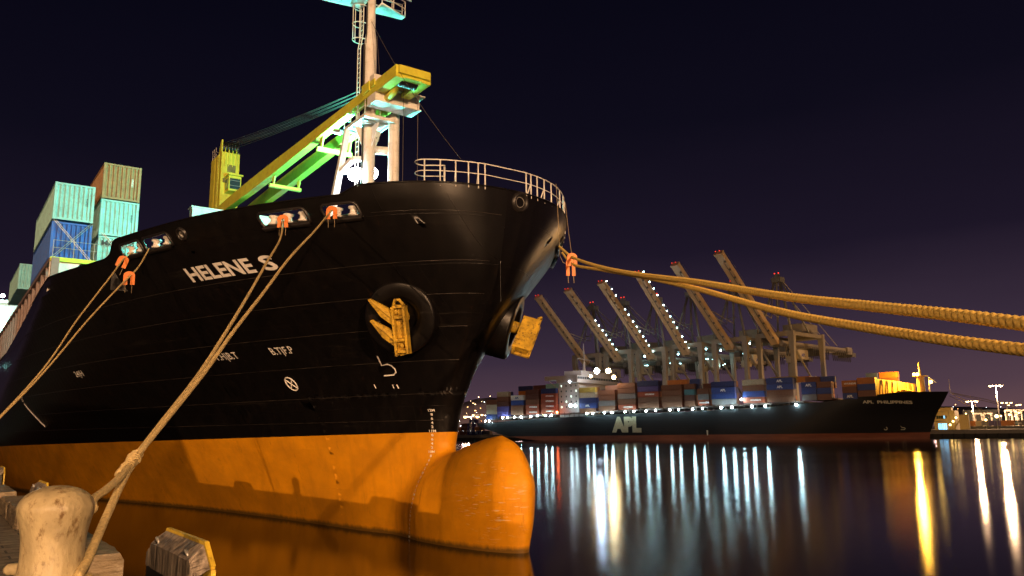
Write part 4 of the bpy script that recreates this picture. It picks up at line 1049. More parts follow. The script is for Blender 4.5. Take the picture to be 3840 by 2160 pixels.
for k in range(15):                     # lashing turns of the splice
    c_ = la[0] - dv * .35 + dv * (k * .062); R_ = .062 + rnd.uniform(-.008, .012); tw = rnd.uniform(-.5, .5)
    rope_mesh(q, [c_ + sidev * R_ * math.cos(a) + upv * R_ * math.sin(a) + dv * (.04 * math.sin(a + tw)) for a in np.linspace(0, 2 * math.pi, 11)], .020, .07, per=3, n=8, plait=False)
for k in range(6):
    c_ = la[0] - dv * .3 + dv * k * .12 + upv * .05; q.tube([c_, c_ + Vector((rnd.uniform(-.08, .12), rnd.uniform(-.05, .05), rnd.uniform(-.1, .06)))], .006, 5)
tag(q.build('rope_splice', M_ROPE, fix=False), 'thick lashed splice where the two ropes to the bollard meet', 'rope')
# thin aft lines
e3 = atY(-260, 1800, 28.5)
for k, (pts, fpx, lab) in enumerate((([(-260, 1800), (0, 1562), (150, 1398), (300, 1185), (420, 1030), (470, 965), (518, 952)], (518, 952), 'upper one of the thin lines running down to the left edge'),
                                ([(-260, 1806), (0, 1566), (165, 1395), (330, 1200), (450, 1072), (520, 1000), (578, 938)], (578, 938), 'lower one of the thin lines running down to the left edge'))):
    f_ = Vector(W(*hullhit(*fpx)) + np.array([-.2, -.15, .05])); P = px_line(pts, 28.5, f_.y); P[-1] = f_
    mooring('mooring_rope', P, .036, .17, lab, 'thin mooring lines at the left', M_ROPE, per=3, n=8)
# the two bow lines crossing the picture on the right
y_g = 32.8
l1 = px_line([(2098, 925), (2143, 962), (2260, 1003), (2400, 1030), (2609, 1057), (2981, 1117), (3300, 1152), (3600, 1184), (3840, 1214), (4100, 1247)], y_g, 4.55)
l2 = px_line([(2108, 948), (2143, 988), (2280, 1016), (2420, 1040), (2609, 1082), (2981, 1181), (3300, 1237), (3600, 1282), (3840, 1312), (4100, 1344)], y_g, 4.55)
bend = Vector(Q(-9.5, 1.05, QZ + .6))
mooring('mooring_rope', l1 + [bend], .043, .15, 'upper thick bow line crossing the sky to the right edge', 'bow lines', M_YROPE)
mooring('mooring_rope', l2 + [bend], .039, .15, 'lower thick bow line crossing the sky to the right edge', 'bow lines', M_YROPE)
# rat guards: orange plates with a slot, hung on the ropes
def guard(pt, w_, h_, facing, tilt, label, dark=False, group='orange rat guards on the ropes'):
    q = MB(); r_ = w_ / 2; sl = w_ * .13
    outl = [(-r_, -h_)] + [(-r_ * math.cos(a), r_ * .75 * math.sin(a)) for a in np.linspace(0, math.pi, 13)] + [(r_, -h_), (sl, -h_), (sl, -h_ * .12), (0, -h_ * .02), (-sl, -h_ * .12), (-sl, -h_)]
    q.prism([(x, -.015, y) for x, y in outl], (0, .03, 0))
    o = thing('rat_guard', label, 'rat guard', pt, 0, group); fv = Vector(facing).normalized()
    o.rotation_mode = 'QUATERNION'; qq = Vector((fv.x, fv.y, 0)).to_track_quat('-Y', 'Z'); o.rotation_quaternion = qq @ Matrix.Rotation(tilt, 3, 'Y').to_quaternion()
    q.build('guard_plate', M_GUARD, o, fix=True)
    for x in (-r_ * .6, r_ * .55):
        q = MB(); q.tube([(x, 0, -h_ + .02), (x + .01, .0, -h_ - w_ * .75)], .012, 5); q.build('guard_tie', M_ROPE2, o)
    return o
cam_dir = lambda p: Vector((-p[0], -p[1], 0))
def on_line(P, x):
    for a, c_ in zip(P[:-1], P[1:]):
        pa, pc = [1920 + F * ((np.array(v_) - CAM) @ cr) / ((np.array(v_) - CAM) @ f0) for v_ in (a, c_)]
        if min(pa, pc) <= x <= max(pa, pc): return a.lerp(c_, (x - pa) / (pc - pa))
    return P[-1]
def aim(p, v_): return tuple(cam_dir(p) + Vector(v_))
p = on_line(la, 1079); guard(p, .52, .42, aim(p, (-12, 0, 0)), 0, 'bright orange rat guard in front of the three-roller fairlead')
p = on_line(lb, 1258); guard(p, .52, .42, aim(p, (-12, 0, 0)), 0, 'dull orange rat guard in front of the fairlead under the mast')
g3 = px_line([(465, 985)], 44, 44) if False else [Vector(W(*hullhit(518, 952)))]
P3 = px_line([(-260, 1800), (0, 1562), (150, 1398), (300, 1185), (420, 1030), (470, 965), (518, 952)], 28.5, float(g3[0].y))
p = on_line(P3, 463); guard(p, .55, .42, aim(p, (-14, 0, 0)), .35, 'tilted amber rat guard on the upper thin line, far left')
f_ = Vector(W(*hullhit(578, 938))); P4 = px_line([(-260, 1806), (0, 1566), (165, 1395), (330, 1200), (450, 1072), (520, 1000), (578, 938)], 28.5, f_.y)
p = on_line(P4, 484); guard(p + Vector((0, 0, .05)), .55, .48, aim(p, (-14, 0, 0)), 0, 'red-orange rat guard hanging on the lower thin line')
p = on_line(l1, 2146); guard(p, .36, .34, aim(p, (8, 0, 0)), 0, 'upper of the two orange rat guards right of the bow')
p = on_line(l2, 2140); guard(p, .36, .5, aim(p, (8, 0, 0)), 0, 'lower of the two orange rat guards right of the bow')
# retaining cords of the rat guards and loose lines over the bow
def cord(P, r_, label, m_=M_ROPE2):
    q = MB(); q.tube(P, r_, 5); return tag(q.build('thin_cord', m_), label, 'cord', 'thin cords hanging over the bow')
eb = lambda x, y: Vector(W(*S(atY(x, y, 33.4))))
cord(px_line([(2085, 690), (2092, 800), (2100, 960), (2112, 985), (2136, 992)], 34.5, y_g), .012, 'cord from the bow rail to the lower rat guard')
cord(px_line([(2120, 760), (2132, 870), (2143, 948)], 34.5, y_g), .012, 'cord from the bow rail to the upper rat guard')
cord(px_line([(432, 775), (440, 880), (455, 965), (480, 1035)], 46.5, 44), .014, 'cord from the deck to the rat guards at the left')

# high masts of the near terminal (they stand behind the camera and light the hull)
M_POLE = mat('mast_pole', (.32, .32, .31), .5, metal=.5)
M_LENS = glow('sodium_lens', (1, .60, .25), 9)
def high_mast(loc, base, power, label, heads=2, radius=.9, group='high lamp masts', hs=1.0):
    o = thing('lamp_mast', label, 'lamp mast', (loc[0], loc[1], base), 0, group); h = loc[2] - base
    q = MB(); q.lathe([(.45, 0), (.34, h * .4), (.2, h)], (0, 0, 0), n=12); q.build('mast_shaft', M_POLE, o)
    q = MB(); q.bar((-2.6 * hs, 0, h), (2.6 * hs, 0, h), .35, .3)
    for k in range(heads): x = (-2.2 + 4.4 * k / max(heads - 1, 1)) * hs; q.box(x - .7 * hs, x + .7 * hs, -.45 * hs, .45 * hs, h + .16, h + .5)
    q.build('lamp_bracket', M_POLE, o)
    for k in range(heads):
        x = (-2.2 + 4.4 * k / max(heads - 1, 1)) * hs; q = MB(); q.lathe([(0, -.42 * hs), (.5 * hs, -.3 * hs), (.62 * hs, .1), (0, .12)], (x, 0, h), n=12); q.build('lamp_lens', M_LENS, o)
    if power:
        point('lamp_light', (0, 0, h - .9), power, SODIUM, radius, o)
    return o
for k, (loc, pw) in enumerate(QUAY_MASTS):
    high_mast(loc, QZ, pw, ['tall lamp mast far behind the photographer', 'lamp mast on the quay ahead of the ship', 'lamp mast beside the quay road', 'tall lamp mast far along the quay'][k])
# ------------------------------------------------------------------ far terminal: frame x along its quay (towards the bow of the far ship), y landward
DX = np.array([0.8214, -0.5704, 0]); DL = np.array([0.5704, 0.8214, 0]); FB = np.array([-3.0, 443.0, 0.0]); FROT = math.atan2(DX[1], DX[0])
def FW(k, y, z): return FB + DX * k + DL * y + np.array([0, 0, z])
def fp(x, y, off=0.0):                      # pixel -> (k, z) on the upright plane at landward distance off
    d = ray(x, y); t = ((FB + DL * off - CAM) @ DL) / (d @ DL); p = CAM + d * t; q = p - FB; return q @ DX, p[2]
def fz(x, y, z):                            # pixel -> (k, off) at height z
    p = atZ(x, y, z) - FB; return p @ DX, p @ DL
BW_ = 40.0
FSHIP = thing('container_ship', 'long dark container ship with stacked deck cargo moored across the basin under gantry cranes', 'ship', tuple(FB), FROT, 'container ships')
kb_top, zb_top = fp(3562, 1468, 20); kb_wl, _ = fp(3488, 1656, 20)
k_st, z_st = fp(1812, 1588, 6)
deck_pts = [(1812, 1588), (2000, 1571), (2400, 1551), (2640, 1540), (2880, 1527), (3000, 1515)]
dk = [fp(*p) for p in deck_pts]
ks_ = [d[0] for d in dk] + [fp(3110, 1505, 1)[0], fp(3250, 1486, 3)[0], fp(3400, 1470, 8)[0], kb_top]
zs_ = [d[1] for d in dk] + [fp(3110, 1505, 1)[1], fp(3250, 1486, 3)[1], fp(3400, 1470, 8)[1], zb_top]
fdeck = lambda k: pch(ks_, zs_, np.asarray(k, float))
def fstem(z): return pch([0, 2, 5, 10, 16, 30], [kb_wl, kb_wl + .3, kb_wl + 1.5, kb_wl + (kb_top - kb_wl) * .38, kb_wl + (kb_top - kb_wl) * .76, kb_top + 5], np.asarray(z, float))
def fhb(k, z):
    st_ = fstem(z); ln = 62 - 26 * np.clip(np.asarray(z, float) / 20, 0, 1); u = np.clip((st_ - k) / ln, 0, 1)
    return 20 * (1 - (1 - u) ** (1.8 + .6 * np.clip(np.asarray(z, float) / 20, 0, 1)))
def flow(k):                                # lower edge of the counter at the stern
    return pch([k_st - 1, k_st + 4, k_st + 14, k_st + 34, k_st + 60], [10.2, 7.6, 4.5, .9, -1.0], np.asarray(k, float))
mf, t, b = nodes_of('far_hull_paint'); n = t.nodes
co = n.new('ShaderNodeTexCoord'); sp = n.new('ShaderNodeSeparateXYZ'); t.links.new(co.outputs['Object'], sp.inputs[0])
below = mth('LESS_THAN', sp.outputs['Z'], 2.6)
nz1 = noise(.12, (.5, .5, 3.0), 6); rib = n.new('ShaderNodeTexWave'); rib.wave_type = 'BANDS'; rib.bands_direction = 'Z'; rib.inputs['Scale'].default_value = .28; rib.inputs['Distortion'].default_value = .6
t.links.new(co.outputs['Object'], rib.inputs[0])
dk1 = crmp(nz1, [(.35, (.006, .0065, .009)), (.7, (.022, .020, .020))]); dk1 = mixc(mth('MULTIPLY', rib.outputs['Fac'], .35), dk1, (.034, .029, .028))
afterpart = crmp(mth('MULTIPLY_ADD', sp.outputs['X'], .005, .1), [(.25, (1, 1, 1)), (.95, (0, 0, 0))])
dk1 = mixc(afterpart, (.010, .0095, .011), dk1)
red = crmp(noise(.3, (.3, .3, 2), 5), [(.3, (.15, .045, .025)), (.7, (.26, .085, .04))])
t.links.new(mixc(below, dk1, red), b.inputs['Base Color']); b.inputs['Roughness'].default_value = .5
q = MB()
kk = np.concatenate([np.linspace(k_st, 120, 30), np.linspace(124, kb_top - .3, 70)])
for side in (1, -1):
    P = []
    for v_ in np.linspace(0, 1, 22):
        row = []
        for k in kk:
            zl = float(flow(k)); zt_0 = float(fdeck(k)); z = zl + (zt_0 - zl) * v_; kq = min(k, float(fstem(z)) - .02)
            row.append((kq, 20 - side * float(fhb(kq, z)), z))
        P.append(row)
    q.grid(P, 0, True)
P = [[(k, 20 - float(fhb(min(k, fstem(fdeck(k)) - .02), fdeck(k))) + .1, float(fdeck(k)) - 1.1), (k, 20 + float(fhb(min(k, fstem(fdeck(k)) - .02), fdeck(k))) - .1, float(fdeck(k)) - 1.1)] for k in kk]
q.grid(P, 1, False)
q.add([(k_st, 0, 10.2), (k_st, 40, 10.2), (k_st, 40, float(fdeck(k_st))), (k_st, 0, float(fdeck(k_st)))], [(0, 1, 2, 3)])
q.add([(k_st, 0, 10.2), (k_st, 40, 10.2), (k_st + 34, 40, .9), (k_st + 34, 0, .9)], [(0, 1, 2, 3)])
q.build('hull', [mf, M_DECK], FSHIP, weld=.01)
def far_text(txt, x0, x1, y0, y1, matn, parent, name='lettering', off=-.12, bold=.02, plane=0.0, surf=False):
    """lettering on the near side of the far ship between two pixel columns and rows (baseline y1)"""
    (ka, za), (kb, zb) = fp(x0, y1, plane), fp(x1, y1, plane); zt0 = fp(x0, y0, plane)[1]
    vs_, fs_ = text_mesh(txt, 1.0, bold, 'LEFT', .3 if surf else 0); xs = [p[0] for p in vs_]; ys = [p[1] for p in vs_]; q = MB(); pts = []
    for x, y in vs_:
        k = ka + (kb - ka) * (x - min(xs)) / (max(xs) - min(xs)); z = za + (zb - za) * (x - min(xs)) / (max(xs) - min(xs)) + (zt0 - za) * (y - min(ys)) / (max(ys) - min(ys))
        pts.append((k, (20 - float(fhb(k, z)) if surf else plane) + off, z))
    q.add(pts, fs_); return q.build(name, matn, parent)
far_text('APL', 2296, 2406, 1563, 1622, mat('far_letter', (.62, .52, .33), .6), FSHIP, 'hull_emblem', bold=.075)
far_text('APL  PHILIPPINES', 3240, 3412, 1502, 1513.5, mat('far_letter2', (.75, .70, .52), .6), FSHIP, 'ship_name', plane=4.0, surf=True, off=-.15, bold=.03)
for px, py, nm in ((3313, 1607, 'thruster_mark'), (3374, 1606, 'bulb_mark')):
    k, z = fp(px, py, 5.5); q = MB()
    if nm[0] == 't': q.tube([(k + .62 * math.cos(a), 20 - float(fhb(k, z)) - .15, z + .62 * math.sin(a)) for a in np.linspace(0, 6.28, 13)[:-1]], .12, 4, closed=True)
    else: q.tube([(k + a, 20 - float(fhb(k + a, z + c_)) - .15, z + c_) for a, c_ in ((-.7, .9), (-.4, .2), (.4, .2), (.75, -.2), (.3, -.6), (-.9, -.6))], .12, 4)
    q.build(nm, mat('far_letter2', (.75, .70, .52)), FSHIP)
q = MB(); k, z = fp(2653, 1626); q.prism([(k - .4, -.1, z + 1.5), (k + .4, -.1, z + 1.5), (k + .25, -.1, z - .8), (k - .25, -.1, z - .8)], (0, .06, 0)); q.build('tug_mark', mat('far_letter2', (.75, .70, .52)), FSHIP)

# container decks: lashing bridges along the side, railing posts
q = MB()
for k in np.arange(k_st + 8, ks_[5] + 20, 2.9):
    zd = float(fdeck(k)); q.box(k - .1, k + .1, .4, .6, zd - 1.1, zd + 2.5)
for k in np.arange(k_st + 8, ks_[5] + 14, 13.2):
    zd = float(fdeck(k)) ; q.box(k, k + 12.4, .5, 39.5, zd + 1.6, zd + 2.2)
q.build('lashing_bridge', mat('rust_primer', (.08, .045, .035), .7), FSHIP)

# ---- deck cargo: (pixel columns of the near face, pixel row of the lowest edge on the left, tiers bottom to top)
A_, H_ = 'APL', 'HYUNDAI'
STACKS = [
 (1824, 1863, 1572, ['navy', 'beige', 'beige', 'brown'], {}), (1864, 1907, 1561, ['purple', 'purple', 'maroon', 'brown', 'beige'], {}),
 (1916, 1962, 1557, ['brown', 'brown', 'blue', 'white'], {3: A_}), (1972, 2020, 1555, ['red', 'red', 'brown', 'maroon', 'maroon'], {0: H_, 1: H_}),
 (2030, 2086, 1552, ['red', 'red', 'red', 'red', 'navy'], {0: H_, 1: H_, 2: H_, 3: H_}),
 (2174, 2234, 1551, ['brown', 'blue', 'navy', 'beige', 'olive'], {1: A_}), (2246, 2307, 1542, ['brown', 'grey', 'brown', 'brown'], {}),
 (2318, 2384, 1537, ['red', 'brown', 'grey', 'brown', 'brown'], {0: H_}), (2393, 2471, 1531, ['brown', 'brown', 'red', 'purple', 'navy'], {2: H_}),
 (2483, 2559, 1527, ['brown', 'brown', 'brown', 'brown'], {}), (2568, 2606, 1524, ['brown', 'maroon', 'teal', 'brown'], {}),
 (2618, 2659, 1521, ['red', 'grey', 'brown'], {0: H_}), (2670, 2759, 1518, ['grey', 'blue', 'blue', 'navy'], {2: A_}),
 (2787, 2869, 1512, ['red', 'blue', 'brown', 'beige'], {0: H_}), (2878, 2979, 1508, ['brown', 'brown', 'blue', 'blue'], {2: A_, 3: A_}),
 (3008, 3064, 1502, ['grey', 'blue', 'blue'], {2: A_}), (3066, 3121, 1501, ['brown', 'blue', 'brown'], {}),
 (3161, 3216, 1498, ['blue', 'brown', 'orange'], {0: A_, 2: H_}), (3218, 3286, 1488, ['brown', 'blue', 'orange'], {})]
ORD = ['first', 'second', 'third', 'fourth', 'fifth', 'sixth', 'seventh', 'eighth', 'ninth', 'tenth', 'eleventh', 'twelfth', 'thirteenth', 'fourteenth', 'fifteenth', 'sixteenth', 'seventeenth', 'eighteenth', 'nineteenth', 'twentieth']
FMESH = {12.19: corrugated(12.19, fine=False), 6.06: corrugated(6.06, fine=False)}
def far_mesh(Lc):
    key = round(Lc, 1)
    if key not in FMESH: FMESH[key] = corrugated(key, fine=False)
    return FMESH[key]
LET = {}
def far_letter(txt):
    if txt not in LET:
        vs_, fs_ = text_mesh(txt, 1.0, .05, 'CENTER'); ys = [p[1] for p in vs_]; xs = [p[0] for p in vs_]; sc = (1.15 if txt == A_ else .75) / (max(ys) - min(ys)); wx = 1.0 if txt == A_ else 1.15
        q = MB(); q.add([(x * sc * wx, -.06, y * sc) for x, y in vs_], fs_); LET[txt] = q.mesh('lettering', mat('box_letter', (.80, .78, .74), .6))
        if txt == A_: pass
    return LET[txt]
def far_box(k, y, z, Lc, color, label, txt=None, group='containers on the far ship', Hc=2.591):
    o = link('shipping_container', far_mesh(Lc)); o.material_slots[0].link = 'OBJECT'; o.material_slots[0].material = paint(color)
    o.location = FW(k, y, z); o.rotation_euler = (0, 0, FROT); tag(o, label, 'container', group)
    if txt:
        c_ = link('lettering', far_letter(txt), o); c_.location = (Lc * (.5 if txt == A_ else .58), 0, .72 if txt == A_ else .95)
        if color == 'white' or color == 'beige':
            c_.material_slots[0].link = 'OBJECT'; c_.material_slots[0].material = mat('blue_ink', (.02, .03, .15))
    return o
CN = dict(navy='dark navy', purple='purple-blue', grey='slate grey', maroon='dark maroon', bright_blue='bright blue', olive='olive', pale='pale grey')
NS = len(STACKS)
for i, (x0, x1, yb, tiers, tx) in enumerate(STACKS):
    ka, za = fp(x0, yb, .3); kb, zb = fp(x1, yb, .3); Lc = round(kb - ka, 1); zz = za
    which = ORD[NS - 1 - i]
    for j, c_ in enumerate(tiers):
        lab = '%s%s container, %s tier up in the %s near-side stack from the bow' % ('lettered ' if j in tx else '', CN.get(c_, c_), ORD[j], which)
        far_box(ka, .3, zz, Lc, c_, lab, tx.get(j)); zz += 2.66
# the blocks behind the outer stacks: rows seen above them or by their bow-side ends
rnd = random.Random(21); inner = []
def row_back(i, row, extra, tiers_from, cols_, word):
    x0, x1, yb, tiers, _ = STACKS[i]; ka, za = fp(x0, yb, .3); kb, _z = fp(x1, yb, .3); Lc = round(kb - ka, 1)
    for j in range(tiers_from, len(tiers) + extra):
        c_ = cols_[j % len(cols_)]
        far_box(ka, .3 + 2.52 * row, za + 2.66 * j, Lc, c_, '%s container, %s tier, %s row behind the %s stack from the bow' % (CN.get(c_, c_), ORD[j], ORD[row - 1], ORD[NS - 1 - i]))
for i in range(NS):
    pal = ['brown', 'blue', 'maroon', 'brown', 'navy', 'orange']
    rnd.shuffle(pal)
    hi = {1: 0, 2: 2, 3: 1, 4: 1, 6: 1, 9: 1, 10: 1, 11: 1, 12: 0, 14: 0, 15: 1, 16: 1}.get(i, 0)
    row_back(i, 1, 0, 0, pal, '')
    if i == 4:
        for r_ in range(2, 6): row_back(i, r_, 1 if r_ < 3 else 0, 0, [['red', 'red', 'blue', 'blue', 'blue', 'pale'], ['red', 'red', 'red', 'orange', 'blue', 'pale']][r_ % 2], '')
    elif hi: row_back(i, 3, hi, len(STACKS[i][3]) - 1, pal, '')
for k_, (x, y, c_) in enumerate([(2990, 1432, 'olive'), (3036, 1432, 'orange'), (3060, 1433, 'white'), (3107, 1433, 'pale'), (3128, 1438, 'olive')]):
    k, z = fp(x, y, 9.0); far_box(k - 12.19, 9.0 + .1 * k_, z, 12.19, c_, '%s container end above the blue boxes amidships, %s from the left' % (CN.get(c_, c_), ORD[k_]))
for k_, (x0, x1, yb, c_) in enumerate([(3247, 3296, 1418, 'blue'), (3297, 3375, 1415, 'orange')]):
    ka, za = fp(x0, yb, 27); kb, _z = fp(x1 - 6, yb, 27); Lc = round(kb - ka, 1)
    far_box(ka, 27, za - .4, Lc, c_, ['blue container on top of the forward block, beside an orange one', 'orange container on top of the forward block, lit by the mast lamp'][k_])
    for j in range(1, 5): far_box(ka, 27, za - .4 - 2.66 * j, Lc, 'brown', 'brown container, %s below the top %s box of the forward block' % (ORD[j - 1], ['blue', 'orange'][k_]))
# ---- superstructure of the far ship
q = MB(); x0, x1 = 2098, 2170
ka, za = fp(2098, 1552, 3); kb, _z = fp(2172, 1552, 3); zt0 = fp(2172, 1432, 3)[1]
q.box(ka, kb, 3, 38, za - 2, zt0); M_FH = mat('far_house', (.46, .42, .40), .55); hb_ = q.build('deckhouse', M_FH, FSHIP)
q = MB(); kc0, zc0 = fp(2186, 1408, 4); kc1 = fp(2236, 1408, 4)[0]
q.box(ka + 2, kb + 2.5, -2.5, 43, zt0 - .5 + .01, zt0 + 3.2); q.box(ka + 3, kb + 1.5, 4, 36, zt0 + 3.21, zt0 + 6); q.box(ka - 6, ka + 1.9, -1.5, 6, zt0 + 1.2, zt0 + 3.3)
for y in np.arange(-2, 42.6, 1.9): q.box(kb + 2.51, kb + 2.6, y, y + 1.3, zt0 + 1.4, zt0 + 2.6, 1)
q.bar((ka + 4, -1.0, zt0 - 4), (ka + 4, -2.4, zt0 - .5), .3, .3); q.bar((ka - 5, 1, zt0 + 1.2), (ka + .5, 3.1, zt0 - 4), .3, .3)
q.lathe([(.9, 0), (.5, 9), (.2, 16)], (ka + 6, 20, zt0 + 6), n=8); q.box(ka + 5.6, ka + 6.4, 13, 27, zt0 + 13, zt0 + 13.5)
q.build('wheelhouse', [M_FH, M_GLASS], hb_)
for kx in range(4):
    for r_ in range(5):
        k = ka + 1.5 + (kb - ka - 3) * kx / 3; z = za + 3.0 + 2.75 * r_
        q = MB(); q.box(k - .3, k + .3, 2.9, 3.02, z, z + .9); q.build('cabin_window', M_GLASS if (kx * 3 + r_) % 4 else glow('cabin_lit', (.75, 1, .85), 2.5), hb_)
# deck lamps, wheelhouse lamps
BALL = MB(); BALL.ball((0, 0, 0), .42, 8); BALLM = BALL.mesh('deck_lamp', glow('deck_lamp_cool', (.58, .92, 1.0), 165))
def lamp_ball(px, py, off, r_=1.0, name='deck_lamp', matn=None, parent=FSHIP):
    k, z = fp(px, py, off); o = link(name, BALLM, parent); o.location = (k, off, z); o.scale = (r_, r_, r_)
    if matn: o.material_slots[0].link = 'OBJECT'; o.material_slots[0].material = matn
    return o
Zf = lambda lst, x0, y0, sc: [(x0 + x / sc, y0 + y / sc) for x, y in lst]
for p in Zf([(740, 750), (820, 750), (925, 742), (1020, 738), (1168, 732), (1270, 722), (1388, 718), (1482, 714), (485, 800), (540, 800), (2015, 690), (2105, 685), (2280, 678), (2390, 675)], 1700, 1380, 4.025) + \
         Zf([(105, 835), (215, 830), (418, 822), (550, 817), (735, 810), (880, 802), (1095, 795), (1228, 790), (1437, 780), (1585, 772), (1868, 762), (2030, 755), (2330, 743), (2535, 735), (2175, 635)], 2240, 1340, 4.025) + \
         Zf([(838, 715)], 2800, 1360, 4.528): lamp_ball(*p, -1.0, 1.0 if p[0] < 2650 else 1.25)
q = MB()
for o_ in list(FSHIP.children):
    if o_.name.startswith('deck_lamp'): q.tube([(o_.location.x, -.95, o_.location.z + .35), (o_.location.x, .3, o_.location.z + .5)], .07, 5)
q.build('lamp_arms', M_GREYM, FSHIP)
for px, py, r_, c_, s_ in ((2140, 1521, 2.0, (.65, .9, 1), 28), (2158, 1521, 1.8, (.7, .95, 1), 28), (2238, 1391, 3.4, (.62, .78, 1), 130), (2281, 1391, 3.0, (1, .76, .40), 110), (2215, 1411, 1.8, (1, .70, .36), 40), (2302, 1415, 2.4, (1, .70, .32), 60), (2089, 1546, 1.2, (1, .16, .05), 60), (2136, 1432, 1.2, (.8, .9, 1), 40)):
    lamp_ball(px, py, -2.6 if py < 1500 else -1.2, r_, 'ship_floodlight', glow('flood_%d' % px, c_, s_))
# foremast and breakwater bathed in sodium light
q = MB(); k0, zb0 = fp(3215, 1420, 4); kf, zf0 = fp(3290, 1478, 8)
k1, z1 = fp(3278, 1420, 3); k2, z2 = fp(3426, 1440, 34)
q.hexa([(k1, 3, fdeck(k1) - 2), (k2, 34, fdeck(k1) - 2), (k2 - .8, 34.2, fdeck(k1) - 2), (k1 - .8, 3.2, fdeck(k1) - 2), (k1 + .8, 3, z1), (k2 + .8, 34, z2), (k2, 34.2, z2), (k1, 3.2, z1)])
for f_ in np.linspace(.12, .9, 7): q.bar((k1 + .85 + (k2 - k1) * f_, 3 + 31 * f_, fdeck(k1)), (k1 + 1.0 + (k2 - k1) * f_, 3 + 31 * f_, z1 + (z2 - z1) * f_ - .3), .25, .5)
q.build('breakwater', mat('breakwater_tan', (.60, .42, .16), .6), FSHIP)
q = MB(); kf_, zt0 = fp(3450, 1412, 20); zd = float(fdeck(kf_)) - 1
q.lathe([(1.6, zd), (1.5, zt0 - .5), (1.9, zt0)], (kf_, 20, 0), n=14); q.box(kf_ - 2.6, kf_ + 2.9, 17.4, 22.6, zt0, zt0 + .3); q.lathe([(.6, zt0 + .3), (.35, zt0 + 6.2)], (kf_, 20, 0), n=8)
q.build('foremast', mat('breakwater_tan', (.60, .42, .16), .6), FSHIP)
for dx_, dy_ in ((-1.9, -1.9), (-.6, -2.2)):
    o = link('mast_lamp', BALLM, FSHIP); o.location = (kf_ + dx_, 20 + dy_, zt0 + .9); o.scale = (1.6,) * 3; o.material_slots[0].link = 'OBJECT'; o.material_slots[0].material = glow('sodium_hot', (1, .58, .12), 18)
point('foremast_light', (kf_ - 3.6, 17.5, zt0 + 1.0), 5.5e4, (1, .46, .04), .5, FSHIP)
q = MB(); km, zm = fp(3484, 1435, 16); q.lathe([(.28, float(fdeck(km)) - 1), (.2, zm + 2.5)], (km, 16, 0), n=8); q.bar((km - .1, 16, zm + 2.4), (km + 2.6, 16, zm), .2, .2); q.build('lamp_pole', M_WHITE, FSHIP)
o = link('mast_lamp', BALLM, FSHIP); k, z = fp(3490, 1432, 15); o.location = (k, 15, z); o.scale = (1.7,) * 3; o.material_slots[0].link = 'OBJECT'; o.material_slots[0].material = glow('sodium_hot', (1, .58, .12), 18)
q = MB()
for px, py in ((3375, 1474), (3392, 1468), (3412, 1472)): k, z = fp(px, py, 12); q.lathe([(1.5, -1.2), (1.7, -.2), (1.2, .8), (0, 1.1)], (k, 12, z), n=10)
q.build('winch_cover', mat('canvas_yellow', (.72, .50, .06), .7), FSHIP)
q = MB(); k, z = fp(3563, 1440, 20); q.lathe([(.14, 18.5), (.08, z + 2)], (k - .3, 20, 0), n=6); q.build('jackstaff', M_WHITE, FSHIP)
# mooring lines of the far ship to the quay on the right
for k_, pts in enumerate((((3565, 1472), (3700, 1498), (3860, 1545)), ((3572, 1476), (3720, 1510), (3860, 1552)), ((3570, 1478), (3640, 1512), (3700, 1552)), ((3560, 1484), (3640, 1525), (3700, 1558)))):
    q = MB(); Ys = (FW(kb_top, 20, 0)[1], FW(kb_top + 60, 42, 0)[1])
    q.tube(px_line(pts, *Ys), .11, 4); tag(q.build('far_mooring_rope', M_ROPE2), 'thin dark mooring line from the far bow, %s from the top' % ORD[k_], 'rope', 'mooring lines of the far ship')

# ------------------------------------------------------------------ far quay and its cranes
QF = 3.4; QOFF = 42.5
q = MB(); a = [FW(-420, QOFF, QF), FW(1100, QOFF, QF), FW(1100, QOFF + 900, QF), FW(-420, QOFF + 900, QF)]
q.add(a, [(0, 1, 2, 3)], 0); q.add([FW(-420, QOFF + 1, QF), FW(1100, QOFF + 1, QF), FW(1100, QOFF + 1, -1), FW(-420, QOFF + 1, -1)], [(0, 1, 2, 3)], 2)
for k in np.arange(-416, 1100, 4.2):
    p0 = FW(k, QOFF + .15, -1); p1 = FW(k, QOFF + .15, QF - 1.6); q.bar(p0, p1, .7, .7, 2)
q.add([FW(-420, QOFF, QF - .01), FW(1100, QOFF, QF - .01), FW(1100, QOFF, QF - 1.7), FW(-420, QOFF, QF - 1.7)], [(0, 1, 2, 3)], 1)
tag(q.build('far_quay', [mat('yard_asphalt', (.10, .09, .08), .85), M_CONC, mat('pile_dark', (.03, .028, .026), .9)]), kind='structure')
M_CRANE = mat('crane_beige', (.30, .265, .215), .5, var=.12, scale=.25, dirt=(.22, .16, .10), dirt_amt=.3)
M_CDARK = mat('crane_dark', (.12, .11, .10), .6)
M_RED = glow('red_beacon', (1, .04, .02), 2.2)
LAMPC = glow('boom_lamp_cool', (.55, .95, 1.0), 42)
CR_H = [(2200, 1363, 2017, 1112), (2318, 1350, 2128, 1087), (2443, 1342, 2254, 1058), (2575, 1326, 2392, 1022), (2738, 1306, 2530, 990), (2908, 1286, 2694, 947)]
HY = QOFF + 3.0                         # landward position of the waterside rail and boom hinge
CDX, CDL = np.array([.67, -.7424, 0]), np.array([.7424, .67, 0]); CROT = math.atan2(CDX[1], CDX[0])     # the crane track bends away from the berth
def crane_geom(h):
    k, z = fp(h[0], h[1], HY)
    d = ray(h[2], h[3]); p0 = FW(k, HY, 0); tt = ((p0 - CAM) @ CDX) / (d @ CDX); q_ = CAM + d * tt
    return k, z, HY + (q_ - p0) @ CDL, q_[2]
